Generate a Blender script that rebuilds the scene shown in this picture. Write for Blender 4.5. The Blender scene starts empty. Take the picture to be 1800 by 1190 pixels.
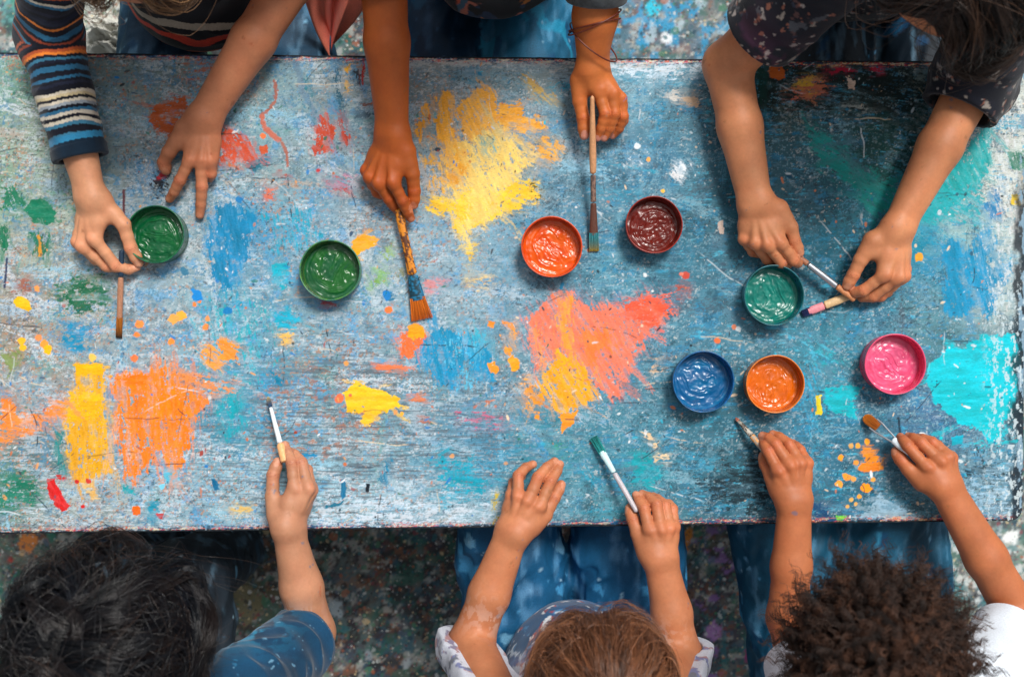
import bpy, math
import numpy as np
from mathutils import Vector
SC = bpy.context.scene
COL = SC.collection
rng = np.random.default_rng(7)
S = 0.00085          # metres per photo pixel on the table top
H = 1.8              # camera height above the table top
FLOOR = -0.6

def P(u, v, z=0.0):
    """point at height z (m, above table top) seen at photo pixel (u, v)"""
    k = S*(H-z)/H
    return np.array([(u-900)*k, (595-v)*k, z])
def lin(c):
    c = np.asarray(c, float)/255.0
    return np.where(c <= 0.04045, c/12.92, ((c+0.055)/1.055)**2.4)

# ------------------------------------------------------------------ noise
_L = np.random.default_rng(3).random((8, 256, 256)).astype(np.float32)
def vn2(x, y, s=0):
    s = int(s); L = _L[s % 8]
    x = x + 37.7*s; y = y + 91.3*s
    xi = np.floor(x).astype(np.int32); yi = np.floor(y).astype(np.int32)
    fx = (x-xi).astype(np.float32); fy = (y-yi).astype(np.float32)
    fx = fx*fx*(3-2*fx); fy = fy*fy*(3-2*fy)
    x0 = xi & 255; x1 = (xi+1) & 255; y0 = yi & 255; y1 = (yi+1) & 255
    a = L[x0, y0]; b = L[x1, y0]; c = L[x0, y1]; d = L[x1, y1]
    return (a*(1-fx)+b*fx)*(1-fy) + (c*(1-fx)+d*fx)*fy
def fbm2(x, y, s=0, o=4, g=0.55):
    t = 0; a = 1; n = 0
    for i in range(o):
        t = t + a*vn2(x, y, s+i*3+1); n += a; a *= g; x = x*2.03+5.1; y = y*2.03+1.7
    return t/n
def vn3(x, y, z, s=0):
    zi = np.floor(z); fz = z-zi; fz = fz*fz*(3-2*fz)
    zi = zi.astype(np.int64)
    ox = (zi*17.13) % 251; oy = (zi*43.71) % 241
    ox1 = ((zi+1)*17.13) % 251; oy1 = ((zi+1)*43.71) % 241
    return vn2(x+ox, y+oy, s)*(1-fz) + vn2(x+ox1, y+oy1, s)*fz
def fbm3(V, f, s=0, o=3):
    t = 0; a = 1; n = 0
    for i in range(o):
        t = t + a*vn3(V[:, 0]*f, V[:, 1]*f, V[:, 2]*f, s+i); n += a; a *= .5; f *= 2.1
    return t/n
def sstep(a, b, x):
    t = np.clip((x-a)/(b-a), 0, 1); return t*t*(3-2*t)

# ------------------------------------------------------------------ objects
def tag(o, label=None, cat=None, group=None, kind=None):
    if label: o['label'] = label
    if cat: o['category'] = cat
    if group: o['group'] = group
    if kind: o['kind'] = kind
    return o
def empty(name, loc, label, cat, group=None):
    o = bpy.data.objects.new(name, None); COL.objects.link(o); o.location = loc
    o.empty_display_size = 0.05
    return tag(o, label, cat, group)
def mesh_obj(name, V, F, mat, parent=None, col=None, smooth=True, extra=None):
    """V (n,3) world coordinates; F (m,k) index array; one object"""
    V = np.asarray(V, np.float32); F = np.asarray(F, np.int32)
    if parent is not None:
        V = V - np.array(parent.matrix_world.translation if parent.parent else parent.location, np.float32)
    me = bpy.data.meshes.new(name)
    k = F.shape[1]
    me.vertices.add(len(V)); me.vertices.foreach_set('co', V.ravel())
    me.loops.add(F.size); me.loops.foreach_set('vertex_index', F.ravel())
    me.polygons.add(len(F))
    me.polygons.foreach_set('loop_start', np.arange(0, F.size, k, dtype=np.int32))
    me.update(calc_edges=True)
    me.polygons.foreach_set('use_smooth', np.full(len(F), smooth))
    if col is not None:
        a = me.attributes.new('paint', 'FLOAT_COLOR', 'POINT')
        c = np.ones((len(V), 4), np.float32); c[:, :col.shape[1]] = col
        a.data.foreach_set('color', c.ravel())
    if extra is not None:
        for nm, arr in extra.items():
            a = me.attributes.new(nm, 'FLOAT', 'POINT'); a.data.foreach_set('value', np.asarray(arr, np.float32).ravel())
    me.materials.append(mat)
    o = bpy.data.objects.new(name, me); COL.objects.link(o)
    if parent is not None: o.parent = parent
    return o
def grid_faces(nu, nv, wrap_u=False):
    iu = np.arange(nu if wrap_u else nu-1); iv = np.arange(nv-1)
    A, B = np.meshgrid(iu, iv, indexing='ij')
    A1 = (A+1) % nu
    return np.stack([A*nv+B, A1*nv+B, A1*nv+B+1, A*nv+B+1], -1).reshape(-1, 4)

# ------------------------------------------------------------------ materials
def new_mat(name):
    m = bpy.data.materials.new(name); m.use_nodes = True
    nt = m.node_tree; b = nt.nodes['Principled BSDF']
    return m, nt, b
def node(nt, typ, **kw):
    n = nt.nodes.new(typ)
    for k, v in kw.items():
        if k.startswith('in_'):
            n.inputs[k[3:].replace('_', ' ')].default_value = v
        else: setattr(n, k, v)
    return n
def mat_simple(name, rgb, rough=.5, metal=0, nscale=200, var=.15, bump=.1, bdist=.0005, coat=0, spec=.5):
    m, nt, b = new_mat(name); l = nt.links.new
    c = lin(rgb)
    tc = node(nt, 'ShaderNodeTexCoord')
    n = node(nt, 'ShaderNodeTexNoise', in_Scale=nscale, in_Detail=5.0)
    l(tc.outputs['Object'], n.inputs['Vector'])
    mx = node(nt, 'ShaderNodeMix', data_type='RGBA')
    mx.inputs[6].default_value = (*(c*(1-var)), 1); mx.inputs[7].default_value = (*np.clip(c*(1+var), 0, 1), 1)
    l(n.outputs['Fac'], mx.inputs[0]); l(mx.outputs[2], b.inputs['Base Color'])
    b.inputs['Roughness'].default_value = rough; b.inputs['Metallic'].default_value = metal
    b.inputs['Coat Weight'].default_value = coat; b.inputs['Specular IOR Level'].default_value = spec
    bp = node(nt, 'ShaderNodeBump', in_Strength=bump, in_Distance=bdist)
    l(n.outputs['Fac'], bp.inputs['Height']); l(bp.outputs['Normal'], b.inputs['Normal'])
    return m
def mat_attr(name, rough=.5, nscale=400, var=.12, bump=.2, bdist=.0006, sss=0, coat=0, spec=.5, sheen=0, stretch=(1, 1, 1), rvar=0, metal=0):
    """base colour = the mesh's own 'paint' colour, broken up with fine noise"""
    m, nt, b = new_mat(name); l = nt.links.new
    at = node(nt, 'ShaderNodeAttribute', attribute_name='paint')
    tc = node(nt, 'ShaderNodeTexCoord'); mp = node(nt, 'ShaderNodeMapping'); mp.inputs['Scale'].default_value = stretch
    n = node(nt, 'ShaderNodeTexNoise', in_Scale=nscale, in_Detail=6.0, in_Roughness=.6)
    l(tc.outputs['Object'], mp.inputs['Vector']); l(mp.outputs[0], n.inputs['Vector'])
    mr = node(nt, 'ShaderNodeMapRange'); mr.inputs[1].default_value = .25; mr.inputs[2].default_value = .75
    mr.inputs[3].default_value = 1-var; mr.inputs[4].default_value = 1+var
    l(n.outputs['Fac'], mr.inputs[0])
    mx = node(nt, 'ShaderNodeVectorMath', operation='SCALE')
    l(at.outputs['Color'], mx.inputs[0]); l(mr.outputs[0], mx.inputs['Scale']); l(mx.outputs[0], b.inputs['Base Color'])
    b.inputs['Roughness'].default_value = rough; b.inputs['Coat Weight'].default_value = coat
    b.inputs['Specular IOR Level'].default_value = spec; b.inputs['Metallic'].default_value = metal
    if rvar:
        mr2 = node(nt, 'ShaderNodeMapRange'); mr2.inputs[1].default_value = .3; mr2.inputs[2].default_value = .7
        mr2.inputs[3].default_value = rough-rvar; mr2.inputs[4].default_value = rough+rvar
        l(n.outputs['Fac'], mr2.inputs[0]); l(mr2.outputs[0], b.inputs['Roughness'])
    if sheen: b.inputs['Sheen Weight'].default_value = sheen
    if sss:
        b.inputs['Subsurface Weight'].default_value = sss
        b.inputs['Subsurface Radius'].default_value = (1, .35, .18); b.inputs['Subsurface Scale'].default_value = .004
    bp = node(nt, 'ShaderNodeBump', in_Strength=bump, in_Distance=bdist)
    l(n.outputs['Fac'], bp.inputs['Height']); l(bp.outputs['Normal'], b.inputs['Normal'])
    return m
M_SKIN = mat_attr('skin', rough=.52, nscale=260, var=.06, bump=.3, bdist=.0006, sss=.12, spec=.38)
M_CLOTH = mat_attr('cloth', rough=.85, nscale=700, var=.22, bump=.5, bdist=.0008, spec=.2, sheen=.15)
M_DENIM = mat_attr('denim', rough=.55, nscale=600, var=.3, bump=.6, bdist=.001, spec=.25)
M_HAIR = mat_attr('hair_strands', rough=.32, nscale=60, var=.1, bump=0, spec=.55)
M_CURL = mat_attr('curly_hair_strands', rough=.5, nscale=60, var=.1, bump=0, spec=.35)
M_BRUSH = mat_attr('brush_wood', rough=.4, nscale=500, var=.15, bump=.3, spec=.5)
M_METAL = mat_simple('ferrule_metal', (200, 205, 212), rough=.28, metal=.9, nscale=300, var=.12)
M_BRIST = mat_attr('bristle_hair', rough=.5, nscale=900, var=.2, bump=.2, spec=.4)
# ------------------------------------------------------------------ painted table top (paint layers computed on the mesh itself)
def inpoly_sd(U, V, pts):
    """signed distance (negative inside) of arrays U, V to polygon pts"""
    pts = np.asarray(pts, float); n = len(pts)
    d = np.full(U.shape, 1e9); ins = np.zeros(U.shape, bool)
    for i in range(n):
        ax, ay = pts[i]; bx, by = pts[(i+1) % n]
        ex, ey = bx-ax, by-ay; wx, wy = U-ax, V-ay
        t = np.clip((wx*ex+wy*ey)/(ex*ex+ey*ey+1e-9), 0, 1)
        d = np.minimum(d, (wx-ex*t)**2+(wy-ey*t)**2)
        c = ((ay > V) != (by > V)) & (U < ex*(V-ay)/(ey+1e-12 if ey == 0 else ey)+ax)
        ins ^= c
    d = np.sqrt(d)
    return np.where(ins, -d, d)
def line_sd(U, V, pts, w):
    d = np.full(U.shape, 1e9)
    for (ax, ay), (bx, by) in zip(pts[:-1], pts[1:]):
        ex, ey = bx-ax, by-ay; wx, wy = U-ax, V-ay
        t = np.clip((wx*ex+wy*ey)/(ex*ex+ey*ey+1e-9), 0, 1)
        d = np.minimum(d, (wx-ex*t)**2+(wy-ey*t)**2)
    return np.sqrt(d)-w

BASE = [(0,110,120,160,165),(30,150,125,165,155),(150,150,130,150,158),(60,250,150,168,160),(20,330,135,165,150),(100,330,165,176,172),
(200,230,146,168,180),(250,120,125,145,150),(60,430,165,172,168),(130,520,160,170,175),(30,560,150,142,135),(50,640,155,142,130),
(60,690,150,168,185),(60,800,105,130,142),(30,850,80,130,120),(150,870,170,182,190),(80,910,150,168,178),(250,560,148,168,186),
(250,330,142,160,175),(330,450,155,178,195),(400,620,105,165,198),(400,740,85,150,182),(400,850,150,192,220),(300,880,150,184,208),
(450,700,85,152,190),(430,120,140,168,180),(450,200,135,172,190),(480,300,142,170,184),(600,150,146,162,172),(600,250,150,176,192),
(550,400,125,170,204),(460,400,100,160,200),(650,400,140,158,175),(700,480,166,190,210),(650,560,146,176,200),(540,640,125,155,168),
(600,760,135,165,185),(550,850,148,192,220),(650,900,162,196,220),(800,900,155,186,210),(800,800,105,158,190),(730,720,112,148,168),
(760,140,138,148,154),(850,130,125,152,168),(980,130,142,158,168),(960,200,118,156,182),(900,450,118,160,190),(800,480,148,178,202),
(1000,340,98,145,174),(1120,130,130,180,210),(1180,200,85,136,164),(1150,300,68,128,165),(1080,480,80,142,172),(1200,450,56,116,144),
(1250,350,55,112,138),(1200,560,72,128,156),(880,700,110,148,172),(850,800,42,142,190),(950,790,56,140,168),(1080,800,66,135,163),
(1200,800,66,126,154),(1100,880,74,140,164),(1290,850,38,78,95),(1250,760,52,106,130),(1450,600,62,128,156),(1400,320,56,104,126),
(1450,250,60,102,118),(1500,380,45,120,145),(1380,160,40,68,70),(1560,150,30,52,54),(1540,260,22,84,84),(1620,130,110,130,135),  # darkest entries: dark paint plus shade between the arms, put into the colour
(1470,450,40,108,136),(1600,380,40,150,185),(1620,470,66,142,176),(1620,560,86,138,158),(1550,550,62,130,162),(1700,400,150,188,200),
(1760,200,205,210,210),(1780,350,214,218,218),(1700,170,180,186,188),(1700,630,70,120,136),(1450,780,58,122,156),(1520,860,46,100,124),
(1600,900,84,130,152),(1700,850,108,152,180),(1760,880,120,152,172),(1430,890,62,108,136),(1640,740,74,120,164),(1780,500,175,192,200)]

YO=(246,170,44); YB=(253,205,45); YP=(250,212,112); OR=(250,132,22); RD=(208,76,44); BL=(16,132,205); CY=(4,192,208); GR=(12,116,82)
# (polygon, colour, coverage, edge roughness px, stroke angle deg)
PATCH = [
([(480,862),(900,868),(960,925),(480,930)],(200,216,230),.42,14,0),
([(700,100),(1240,108),(1240,125),(700,120)],(185,190,190),.6,7,0),
([(1080,112),(1235,112),(1230,135),(1090,140)],(205,222,235),.6,9,0),
([(1200,800),(1360,790),(1385,905),(1330,910),(1230,890)],(20,42,52),.5,22,0),
([(1325,104),(1600,104),(1645,150),(1640,190),(1560,215),(1480,195),(1400,205),(1325,195)],(20,36,36),.72,18,10),  # dark paint, with shade between the top-right child's arms put into the colour
([(1420,220),(1480,260),(1500,300),(1560,300),(1580,370),(1540,385),(1500,335),(1440,290)],(24,150,146),.97,12,30),
([(1500,210),(1640,190),(1600,300),(1540,330),(1500,260)],(14,66,66),.6,20,20),
([(1325,112),(1352,112),(1350,170),(1338,200),(1325,190)],(12,60,55),.8,8,90),
([(1635,108),(1655,108),(1655,160),(1625,155)],(140,150,150),.7,8,0),
([(1355,118),(1378,118),(1380,138),(1368,143),(1356,135)],(190,92,30),1,4,0),
([(1395,150),(1425,135),(1452,145),(1450,165),(1415,178),(1390,180)],(200,110,85),.8,8,0),
([(1405,142),(1432,138),(1430,160),(1408,158)],(215,170,60),.7,7,0),
([(1450,118),(1495,112),(1498,128),(1460,132)],(185,30,62),.75,6,0),
([(1528,110),(1550,112),(1552,128),(1532,130)],(200,30,60),.85,5,0),
([(1488,135),(1504,140),(1502,156),(1492,154)],(228,200,180),1,4,40),
([(1435,112),(1550,106),(1550,110),(1437,118)],(200,150,70),.9,2,0),
([(1480,185),(1525,175),(1535,200),(1505,212),(1490,205)],(150,158,155),.5,12,0),
([(1380,190),(1440,200),(1400,225),(1360,230)],(140,150,145),.4,14,20),
([(1740,205),(1747,290),(1720,330),(1660,370),(1620,390),(1640,330),(1690,270)],(14,168,172),.99,5,60),
([(1640,335),(1735,312),(1728,392),(1690,384),(1640,398),(1600,400)],(25,165,175),.7,10,30),
([(1770,268),(1798,262),(1800,298),(1782,300),(1772,290)],(20,118,92),1,6,0),
([(1780,345),(1796,347),(1792,362),(1780,360)],(235,205,50),1,4,0),
([(1655,430),(1680,424),(1700,440),(1725,405),(1742,402),(1748,430),(1745,468),(1778,462),(1780,482),(1772,502),(1745,512),(1755,545),(1735,562),(1708,540),(1695,555),(1665,558),(1660,500)],(0,132,206),.99,8,75),
([(1735,350),(1750,328),(1762,370),(1758,390),(1735,388),(1730,370)],(0,118,200),.95,6,60),
([(1570,395),(1625,400),(1640,440),(1600,470)],(20,130,190),.6,14,40),
([(1640,640),(1665,602),(1698,612),(1730,588),(1792,588),(1793,640),(1786,720),(1762,740),(1757,770),(1740,778),(1725,752),(1690,745),(1670,725),(1640,702),(1634,670)],(0,200,216),1,7,0),
([(1690,610),(1730,592),(1760,620),(1700,640)],(15,175,190),.6,8,0),
([(1448,676),(1513,680),(1500,703),(1507,738),(1468,726),(1452,700)],(3,188,204),.97,4,0),
([(1430,610),(1470,600),(1480,640),(1440,660)],(30,150,190),.5,16,30),
([(1380,640),(1440,630),(1450,720),(1410,760),(1380,700)],(40,165,205),.38,20,70),
([(1405,585),(1480,590),(1470,640),(1430,650)],(70,175,205),.35,20,30),
([(1434,698),(1444,697),(1445,728),(1435,730)],(222,200,32),1,3,90),
([(1609,446),(1622,447),(1622,459),(1610,459)],(240,165,40),1,2,0),
([(1673,766),(1694,766),(1694,780),(1675,781)],(0,170,195),1,3,0),
([(1516,782),(1538,790),(1548,806),(1540,815),(1518,812)],(250,150,28),.92,5,0),
([(1515,815),(1545,812),(1546,826),(1520,832),(1510,826)],(250,140,22),1,3,0),
([(1548,805),(1560,800),(1558,812),(1548,816)],(235,150,50),.8,4,0),
([(1510,905),(1530,892),(1548,872),(1575,885),(1605,905),(1600,913),(1510,915)],(150,186,208),.97,7,0),
([(1470,905),(1486,908),(1482,918),(1472,916)],(100,205,60),1,3,0),
([(1425,875),(1470,890),(1465,915),(1425,910)],(18,62,122),.7,9,0),
([(1560,908),(1700,912),(1700,918),(1560,916)],(225,160,110),.6,3,0),
([(1720,790),(1745,795),(1770,850),(1745,860),(1725,830)],(22,40,44),.4,14,70),
([(1690,830),(1740,815),(1745,826),(1700,850)],(22,50,62),.7,7,20),
([(1690,860),(1788,800),(1790,905),(1700,905)],(150,190,215),.42,14,0),
([(1100,800),(1150,800),(1172,838),(1150,858),(1110,842)],(20,148,190),.78,11,0),
([(1200,790),(1260,800),(1270,830),(1220,840)],(60,150,180),.5,14,0),
([(770,790),(830,800),(875,850),(850,885),(785,880)],(16,148,205),.65,16,0),
([(740,690),(870,690),(880,780),(740,780)],(90,140,165),.3,18,0),
([(865,868),(875,866),(876,922),(866,924)],(205,180,60),.65,4,90),
([(965,780),(1010,775),(1005,800),(970,800)],(60,150,130),.4,12,0),
([(1180,312),(1195,284),(1212,290),(1196,316)],(232,238,244),.9,5,50),
([(1100,275),(1135,262),(1140,290),(1110,300)],(215,225,232),.3,10,40),
([(1178,165),(1195,160),(1205,180),(1185,182)],(222,215,205),.85,6,0),
([(1200,162),(1226,165),(1222,185),(1205,182)],(210,180,150),.7,6,0),
([(1128,760),(1142,758),(1150,772),(1140,776)],(230,200,160),.9,4,20),
([(1144,776),(1160,770),(1156,788),(1146,790)],(232,205,165),.9,4,60),
([(1146,800),(1178,800),(1176,811),(1150,812)],(232,205,165),.9,4,0),
([(1142,635),(1165,630),(1160,655),(1145,658)],(222,190,160),.7,7,0),
([(1184,500),(1212,495),(1215,525),(1190,530)],(175,80,65),.6,6,0),
([(925,555),(955,538),(990,514),(1025,520),(1050,542),(1080,528),(1110,538),(1135,518),(1182,545),(1160,572),(1130,602),(1110,640),(1096,690),(1072,702),(1040,675),(1000,640),(950,645),(935,600)],(246,126,96),.95,12,60),
([(1095,535),(1140,520),(1182,546),(1150,575),(1110,565)],(238,88,56),.92,8,0),
([(1030,580),(1075,575),(1085,610),(1050,640),(1020,625)],(250,132,62),.85,14,60),
([(985,518),(1003,520),(1012,600),(992,645),(978,560)],(250,158,60),.8,8,80),
([(930,560),(950,560),(965,640),(945,650)],(250,150,90),.6,6,80),
([(948,655),(982,618),(1022,636),(1042,670),(1052,696),(1015,722),(992,728),(962,705),(924,714),(945,695)],(251,170,16),.96,9,60),
([(985,728),(1015,722),(1008,745),(984,763),(990,742)],(246,150,30),1,4,0),
([(922,690),(935,670),(938,690),(965,708),(940,712)],(240,150,40),.9,4,0),
([(940,727),(952,722),(953,740),(942,740)],(250,160,40),.9,3,0),
([(730,612),(765,582),(797,574),(830,590),(858,608),(869,640),(863,682),(842,670),(822,640),(800,688),(770,682),(760,650),(724,642)],(8,134,210),.95,9,80),
([(780,590),(830,580),(835,680),(790,690)],(90,190,225),.25,10,88),
([(820,580),(852,575),(862,610),(830,612)],(60,175,200),.6,10,80),
([(700,600),(712,578),(735,572),(748,584),(738,605),(727,628),(708,622)],(250,118,52),.92,7,60),
([(715,572),(728,566),(745,572),(745,590),(728,598),(716,590)],(253,170,16),1,4,0),
([(655,640),(690,640),(717,645),(712,657),(690,650),(658,648)],(242,128,72),.85,5,0),
([(608,690),(628,671),(645,682),(662,685),(682,690),(703,700),(702,716),(662,724),(640,722),(632,728),(612,722)],(252,198,30),1,5,0),
([(640,722),(664,726),(658,740),(642,748),(636,738)],(252,198,40),1,5,0),
([(718,700),(750,690),(745,708),(722,710)],(215,125,80),.7,5,0),
([(735,725),(765,730),(760,742),(738,740)],(175,110,90),.5,6,0),
([(800,725),(850,722),(895,738),(890,750),(810,748)],(196,92,124),.35,10,0),
([(893,630),(903,624),(916,634),(914,648),(899,650)],(250,162,16),1,4,0),
([(858,640),(870,636),(878,648),(872,656),(862,652)],(250,155,30),1,3,0),
([(878,588),(890,590),(902,568),(912,590),(908,612),(892,624),(884,618),(898,600)],(246,160,50),.85,5,60),
([(858,562),(870,566),(866,578),(858,574)],(245,150,50),1,3,0),
([(880,562),(908,570),(904,578),(882,570)],(245,150,70),.8,3,0),
([(920,655),(940,660),(930,690),(918,680)],(245,165,70),.5,6,0),
# yellow cloud
([(738,265),(792,268),(800,332),(760,348),(735,312)],(240,180,70),.55,14,80),
([(740,184),(757,176),(753,215),(738,252),(728,240)],YO,.92,6,80),
([(766,170),(780,160),(795,168),(797,200),(796,218),(808,262),(790,272),(768,250),(765,205)],YO,.96,7,80),
([(804,190),(828,166),(850,153),(870,166),(879,200),(872,240),(842,252),(815,236)],(243,172,56),.95,8,60),
([(870,210),(880,184),(926,180),(924,204),(955,212),(958,236),(930,228),(902,224),(880,235)],YO,.92,7,0),
([(950,240),(985,242),(987,272),(962,285),(945,264)],(240,172,60),.75,9,30),
([(870,235),(930,235),(945,280),(900,300),(860,290)],(222,190,120),.75,14,30),
([(800,252),(870,222),(900,250),(925,280),(908,330),(892,370),(862,386),(842,394),(815,413),(800,405),(800,380),(790,330),(780,290)],YP,.95,9,65),
([(780,270),(812,250),(822,300),(802,330),(786,320)],YO,.8,9,70),
([(842,242),(865,238),(870,262),(852,272),(842,262)],(128,180,176),.75,7,60),
([(740,362),(760,344),(802,350),(830,332),(880,340),(922,312),(946,318),(949,350),(902,372),(852,385),(820,410),(800,396),(800,375),(765,374)],YB,.94,7,20),
([(838,300),(885,305),(872,380),(840,392),(815,405),(820,350)],(252,218,120),.8,6,65),
([(928,318),(948,316),(950,346),(935,355)],(70,70,30),.3,8,0),
([(912,128),(938,140),(988,185),(965,190),(935,168)],(200,164,84),.62,7,45),
([(945,282),(960,290),(962,312),(942,300)],(130,165,200),.5,7,0),
([(815,440),(828,420),(840,425),(838,445),(820,470)],(235,200,90),.75,7,0),
([(812,485),(852,482),(866,500),(860,510),(820,500)],(244,205,120),.6,8,0),
# left
([(620,420),(640,412),(663,420),(655,436),(632,440),(625,456),(618,440)],(247,172,20),1,5,0),
([(670,450),(692,430),(693,448),(680,456)],(150,185,70),.8,6,40),
([(645,515),(650,480),(675,470),(688,480),(668,500)],(130,180,100),.8,8,40),
([(695,465),(716,462),(720,500),(700,495)],(130,140,110),.5,8,60),
([(745,490),(785,492),(778,508),(748,514)],(216,150,158),.75,5,10),
([(672,515),(695,510),(692,532),(680,532)],(20,112,180),.8,5,0),
([(562,525),(590,524),(586,538),(564,540)],(160,50,50),.7,6,0),
([(560,205),(578,202),(590,240),(586,265),(562,280),(548,265),(554,235)],(206,74,42),.92,7,70),
([(591,200),(602,200),(614,238),(620,264),(606,256),(598,228)],(200,70,45),.85,6,70),
([(566,305),(600,302),(634,316),(622,330),(590,330)],(196,120,150),.6,8,20),
([(570,318),(610,334),(612,342),(590,340)],(190,70,70),.7,6,20),
([(525,130),(542,128),(556,200),(552,215),(540,190)],(70,112,150),.65,7,75),
([(584,108),(594,108),(612,200),(600,215)],(46,86,128),.65,5,80),
([(602,115),(616,113),(614,132),(602,130)],(238,178,50),.9,4,0),
([(604,140),(612,142),(612,160),(604,158)],(224,180,110),.8,4,0),
([(622,125),(632,125),(634,152),(626,150)],(52,58,66),.9,4,90),
([(635,100),(642,102),(640,155),(636,150)],(190,46,40),.9,3,90),
([(628,184),(655,178),(656,186),(632,190)],(150,92,70),.8,3,0),
([(625,195),(655,190),(655,212),(620,215)],(80,110,130),.7,6,0),
([(265,192),(290,180),(330,166),(332,200),(305,240),(285,232),(268,225)],(196,92,38),.95,6,0),
([(388,220),(402,226),(425,232),(458,276),(440,287),(410,282),(385,292),(382,245)],(212,80,44),.95,6,60),
([(456,255),(470,252),(472,268),(460,270)],(215,92,50),1,4,0),
([(384,285),(420,290),(425,302),(395,298)],(190,120,90),.7,6,10),
([(428,288),(470,276),(466,294),(440,300)],(30,100,142),.9,5,0),
([(330,100),(420,100),(370,140),(320,135)],(185,105,70),.38,12,0),
([(490,300),(508,305),(506,320),(492,316)],(180,70,50),.8,5,0),
([(465,325),(482,330),(478,348),(466,345)],(230,110,70),.8,5,0),
([(364,400),(380,364),(402,356),(428,360),(452,375),(442,420),(432,478),(402,512),(376,482),(360,440)],(20,124,200),.99,8,80),
([(450,370),(520,360),(565,400),(540,450),(480,440)],(40,150,210),.42,18,80),
([(372,500),(420,500),(430,540),(380,535)],(50,140,200),.45,14,80),
([(478,466),(505,462),(512,490),(495,510),(480,495)],(20,166,222),.95,5,0),
([(480,545),(508,540),(532,560),(525,580),(490,575)],(24,160,222),.92,7,0),
([(340,520),(470,540),(470,640),(400,760),(350,640)],(36,158,205),.36,22,80),
([(390,700),(430,700),(430,760),(390,770)],(20,150,195),.7,14,80),
([(493,586),(515,585),(512,605),(498,606)],(242,190,90),.95,5,0),
([(0,330),(36,322),(44,350),(30,385),(0,372)],(14,118,84),.75,9,60),
([(42,372),(55,354),(80,350),(96,372),(95,392),(62,390)],(8,118,86),1,5,0),
([(0,400),(14,398),(16,440),(4,462),(0,450)],(14,118,84),.85,5,80),
([(56,408),(92,404),(95,440),(78,458),(58,452)],(24,112,84),.82,7,88),
([(63,412),(70,412),(72,450),(66,455)],(225,160,60),.9,3,88),
([(95,330),(130,300),(140,400),(60,330)],(100,150,120),.25,22,50),
([(100,500),(140,480),(192,500),(188,545),(150,560),(105,548)],(16,104,70),.62,14,0),
([(103,600),(118,568),(140,555),(158,590),(150,620),(115,620)],(20,130,200),.85,8,0),
([(22,528),(35,520),(50,528),(56,542),(50,548),(28,538)],(250,192,16),1,2,0),
([(20,490),(48,480),(62,500),(55,518),(20,515)],(162,104,88),.7,8,0),
([(0,615),(36,612),(32,640),(10,655),(0,650)],(130,150,90),.8,7,50),
([(0,690),(25,705),(36,724),(70,722),(122,696),(124,736),(90,746),(42,764),(0,782)],(244,136,46),.9,8,10),
([(60,735),(110,740),(100,800),(60,790)],(90,140,170),.5,12,70),
([(96,762),(104,760),(120,830),(98,835)],(20,132,132),.85,5,80),
([(190,664),(262,652),(276,634),(302,642),(338,682),(367,712),(346,742),(332,790),(318,832),(290,826),(272,790),(262,832),(226,842),(215,792),(196,770),(200,700)],OR,.86,9,85),
([(215,660),(262,658),(268,690),(225,690)],(252,124,8),.97,6,0),
([(262,700),(318,680),(322,740),(275,745)],(253,132,8),.97,9,85),
([(138,640),(180,638),(186,700),(190,760),(199,832),(176,836),(160,846),(135,848),(118,812),(114,750),(126,690)],(236,172,22),.9,6,85),
([(130,640),(178,640),(182,660),(135,662)],(246,178,10),1,5,0),
([(124,690),(182,700),(182,740),(122,740)],(246,184,20),.95,9,0),
([(300,645),(370,664),(416,668),(412,690),(366,696),(332,690)],(236,140,66),.68,8,10),
([(346,612),(386,598),(422,606),(416,636),(392,640),(382,655),(360,642)],(250,158,54),.85,7,30),
([(0,836),(58,834),(80,868),(58,888),(0,896)],(20,122,98),.7,10,0),
([(80,842),(95,838),(102,862),(122,892),(106,898),(92,878),(82,856)],(218,30,30),1,4,60),
([(100,834),(118,834),(116,842),(104,846)],(205,50,45),.9,3,0),
([(143,852),(162,850),(172,876),(160,878)],(226,186,120),.95,4,0),
([(232,890),(246,890),(247,904),(234,904)],(245,112,22),1,2,0),
([(262,885),(278,880),(278,910),(262,912)],(36,136,194),.8,5,0),
([(275,903),(287,903),(286,912),(277,911)],(200,50,45),1,2,0),
([(288,830),(312,826),(312,850),(290,852)],(90,190,220),.85,4,0),
([(215,855),(240,858),(238,868),(218,866)],(30,150,190),.85,4,0),
([(400,888),(445,886),(446,900),(404,904)],(226,190,110),.65,7,0),
([(598,842),(606,844),(608,872),(601,876)],(20,104,168),1,2,90),
([(643,850),(650,850),(649,864),(643,864)],(16,22,40),1,1,90),
([(570,890),(605,880),(600,888),(572,894)],(30,106,160),.9,2,0),
([(678,805),(688,805),(684,850),(668,845)],(24,116,178),.7,6,70),
([(372,840),(380,842),(386,860),(378,862)],(20,96,160),1,2,60),
([(530,796),(556,800),(552,808),(532,808)],(16,126,204),.95,3,0),
([(470,650),(500,668),(498,682),(480,670)],(22,116,176),.85,4,20),
([(272,300),(292,294),(305,320),(300,352),(272,345),(262,325)],(40,20,30),.55,8,40),
([(276,298),(288,296),(290,312),(278,316)],(185,34,50),.9,4,0),
([(150,300),(0,0),(0,1)],(0,0,0),0,1,0),
([(640,395),(660,395),(690,445),(680,450)],(130,160,180),.4,6,0),
([(1690,100),(1800,100),(1800,520),(1745,560),(1750,400),(1740,300),(1745,200)],(206,212,214),.42,22,80),
([(1250,430),(1300,420),(1310,520),(1250,520)],(60,90,110),.3,20,0),
([(1262,392),(1270,388),(1272,408),(1264,410)],(230,205,190),1,3,90),
([(1510,555),(1545,550),(1540,590),(1505,590)],(100,150,180),.3,14,0),
]
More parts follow.
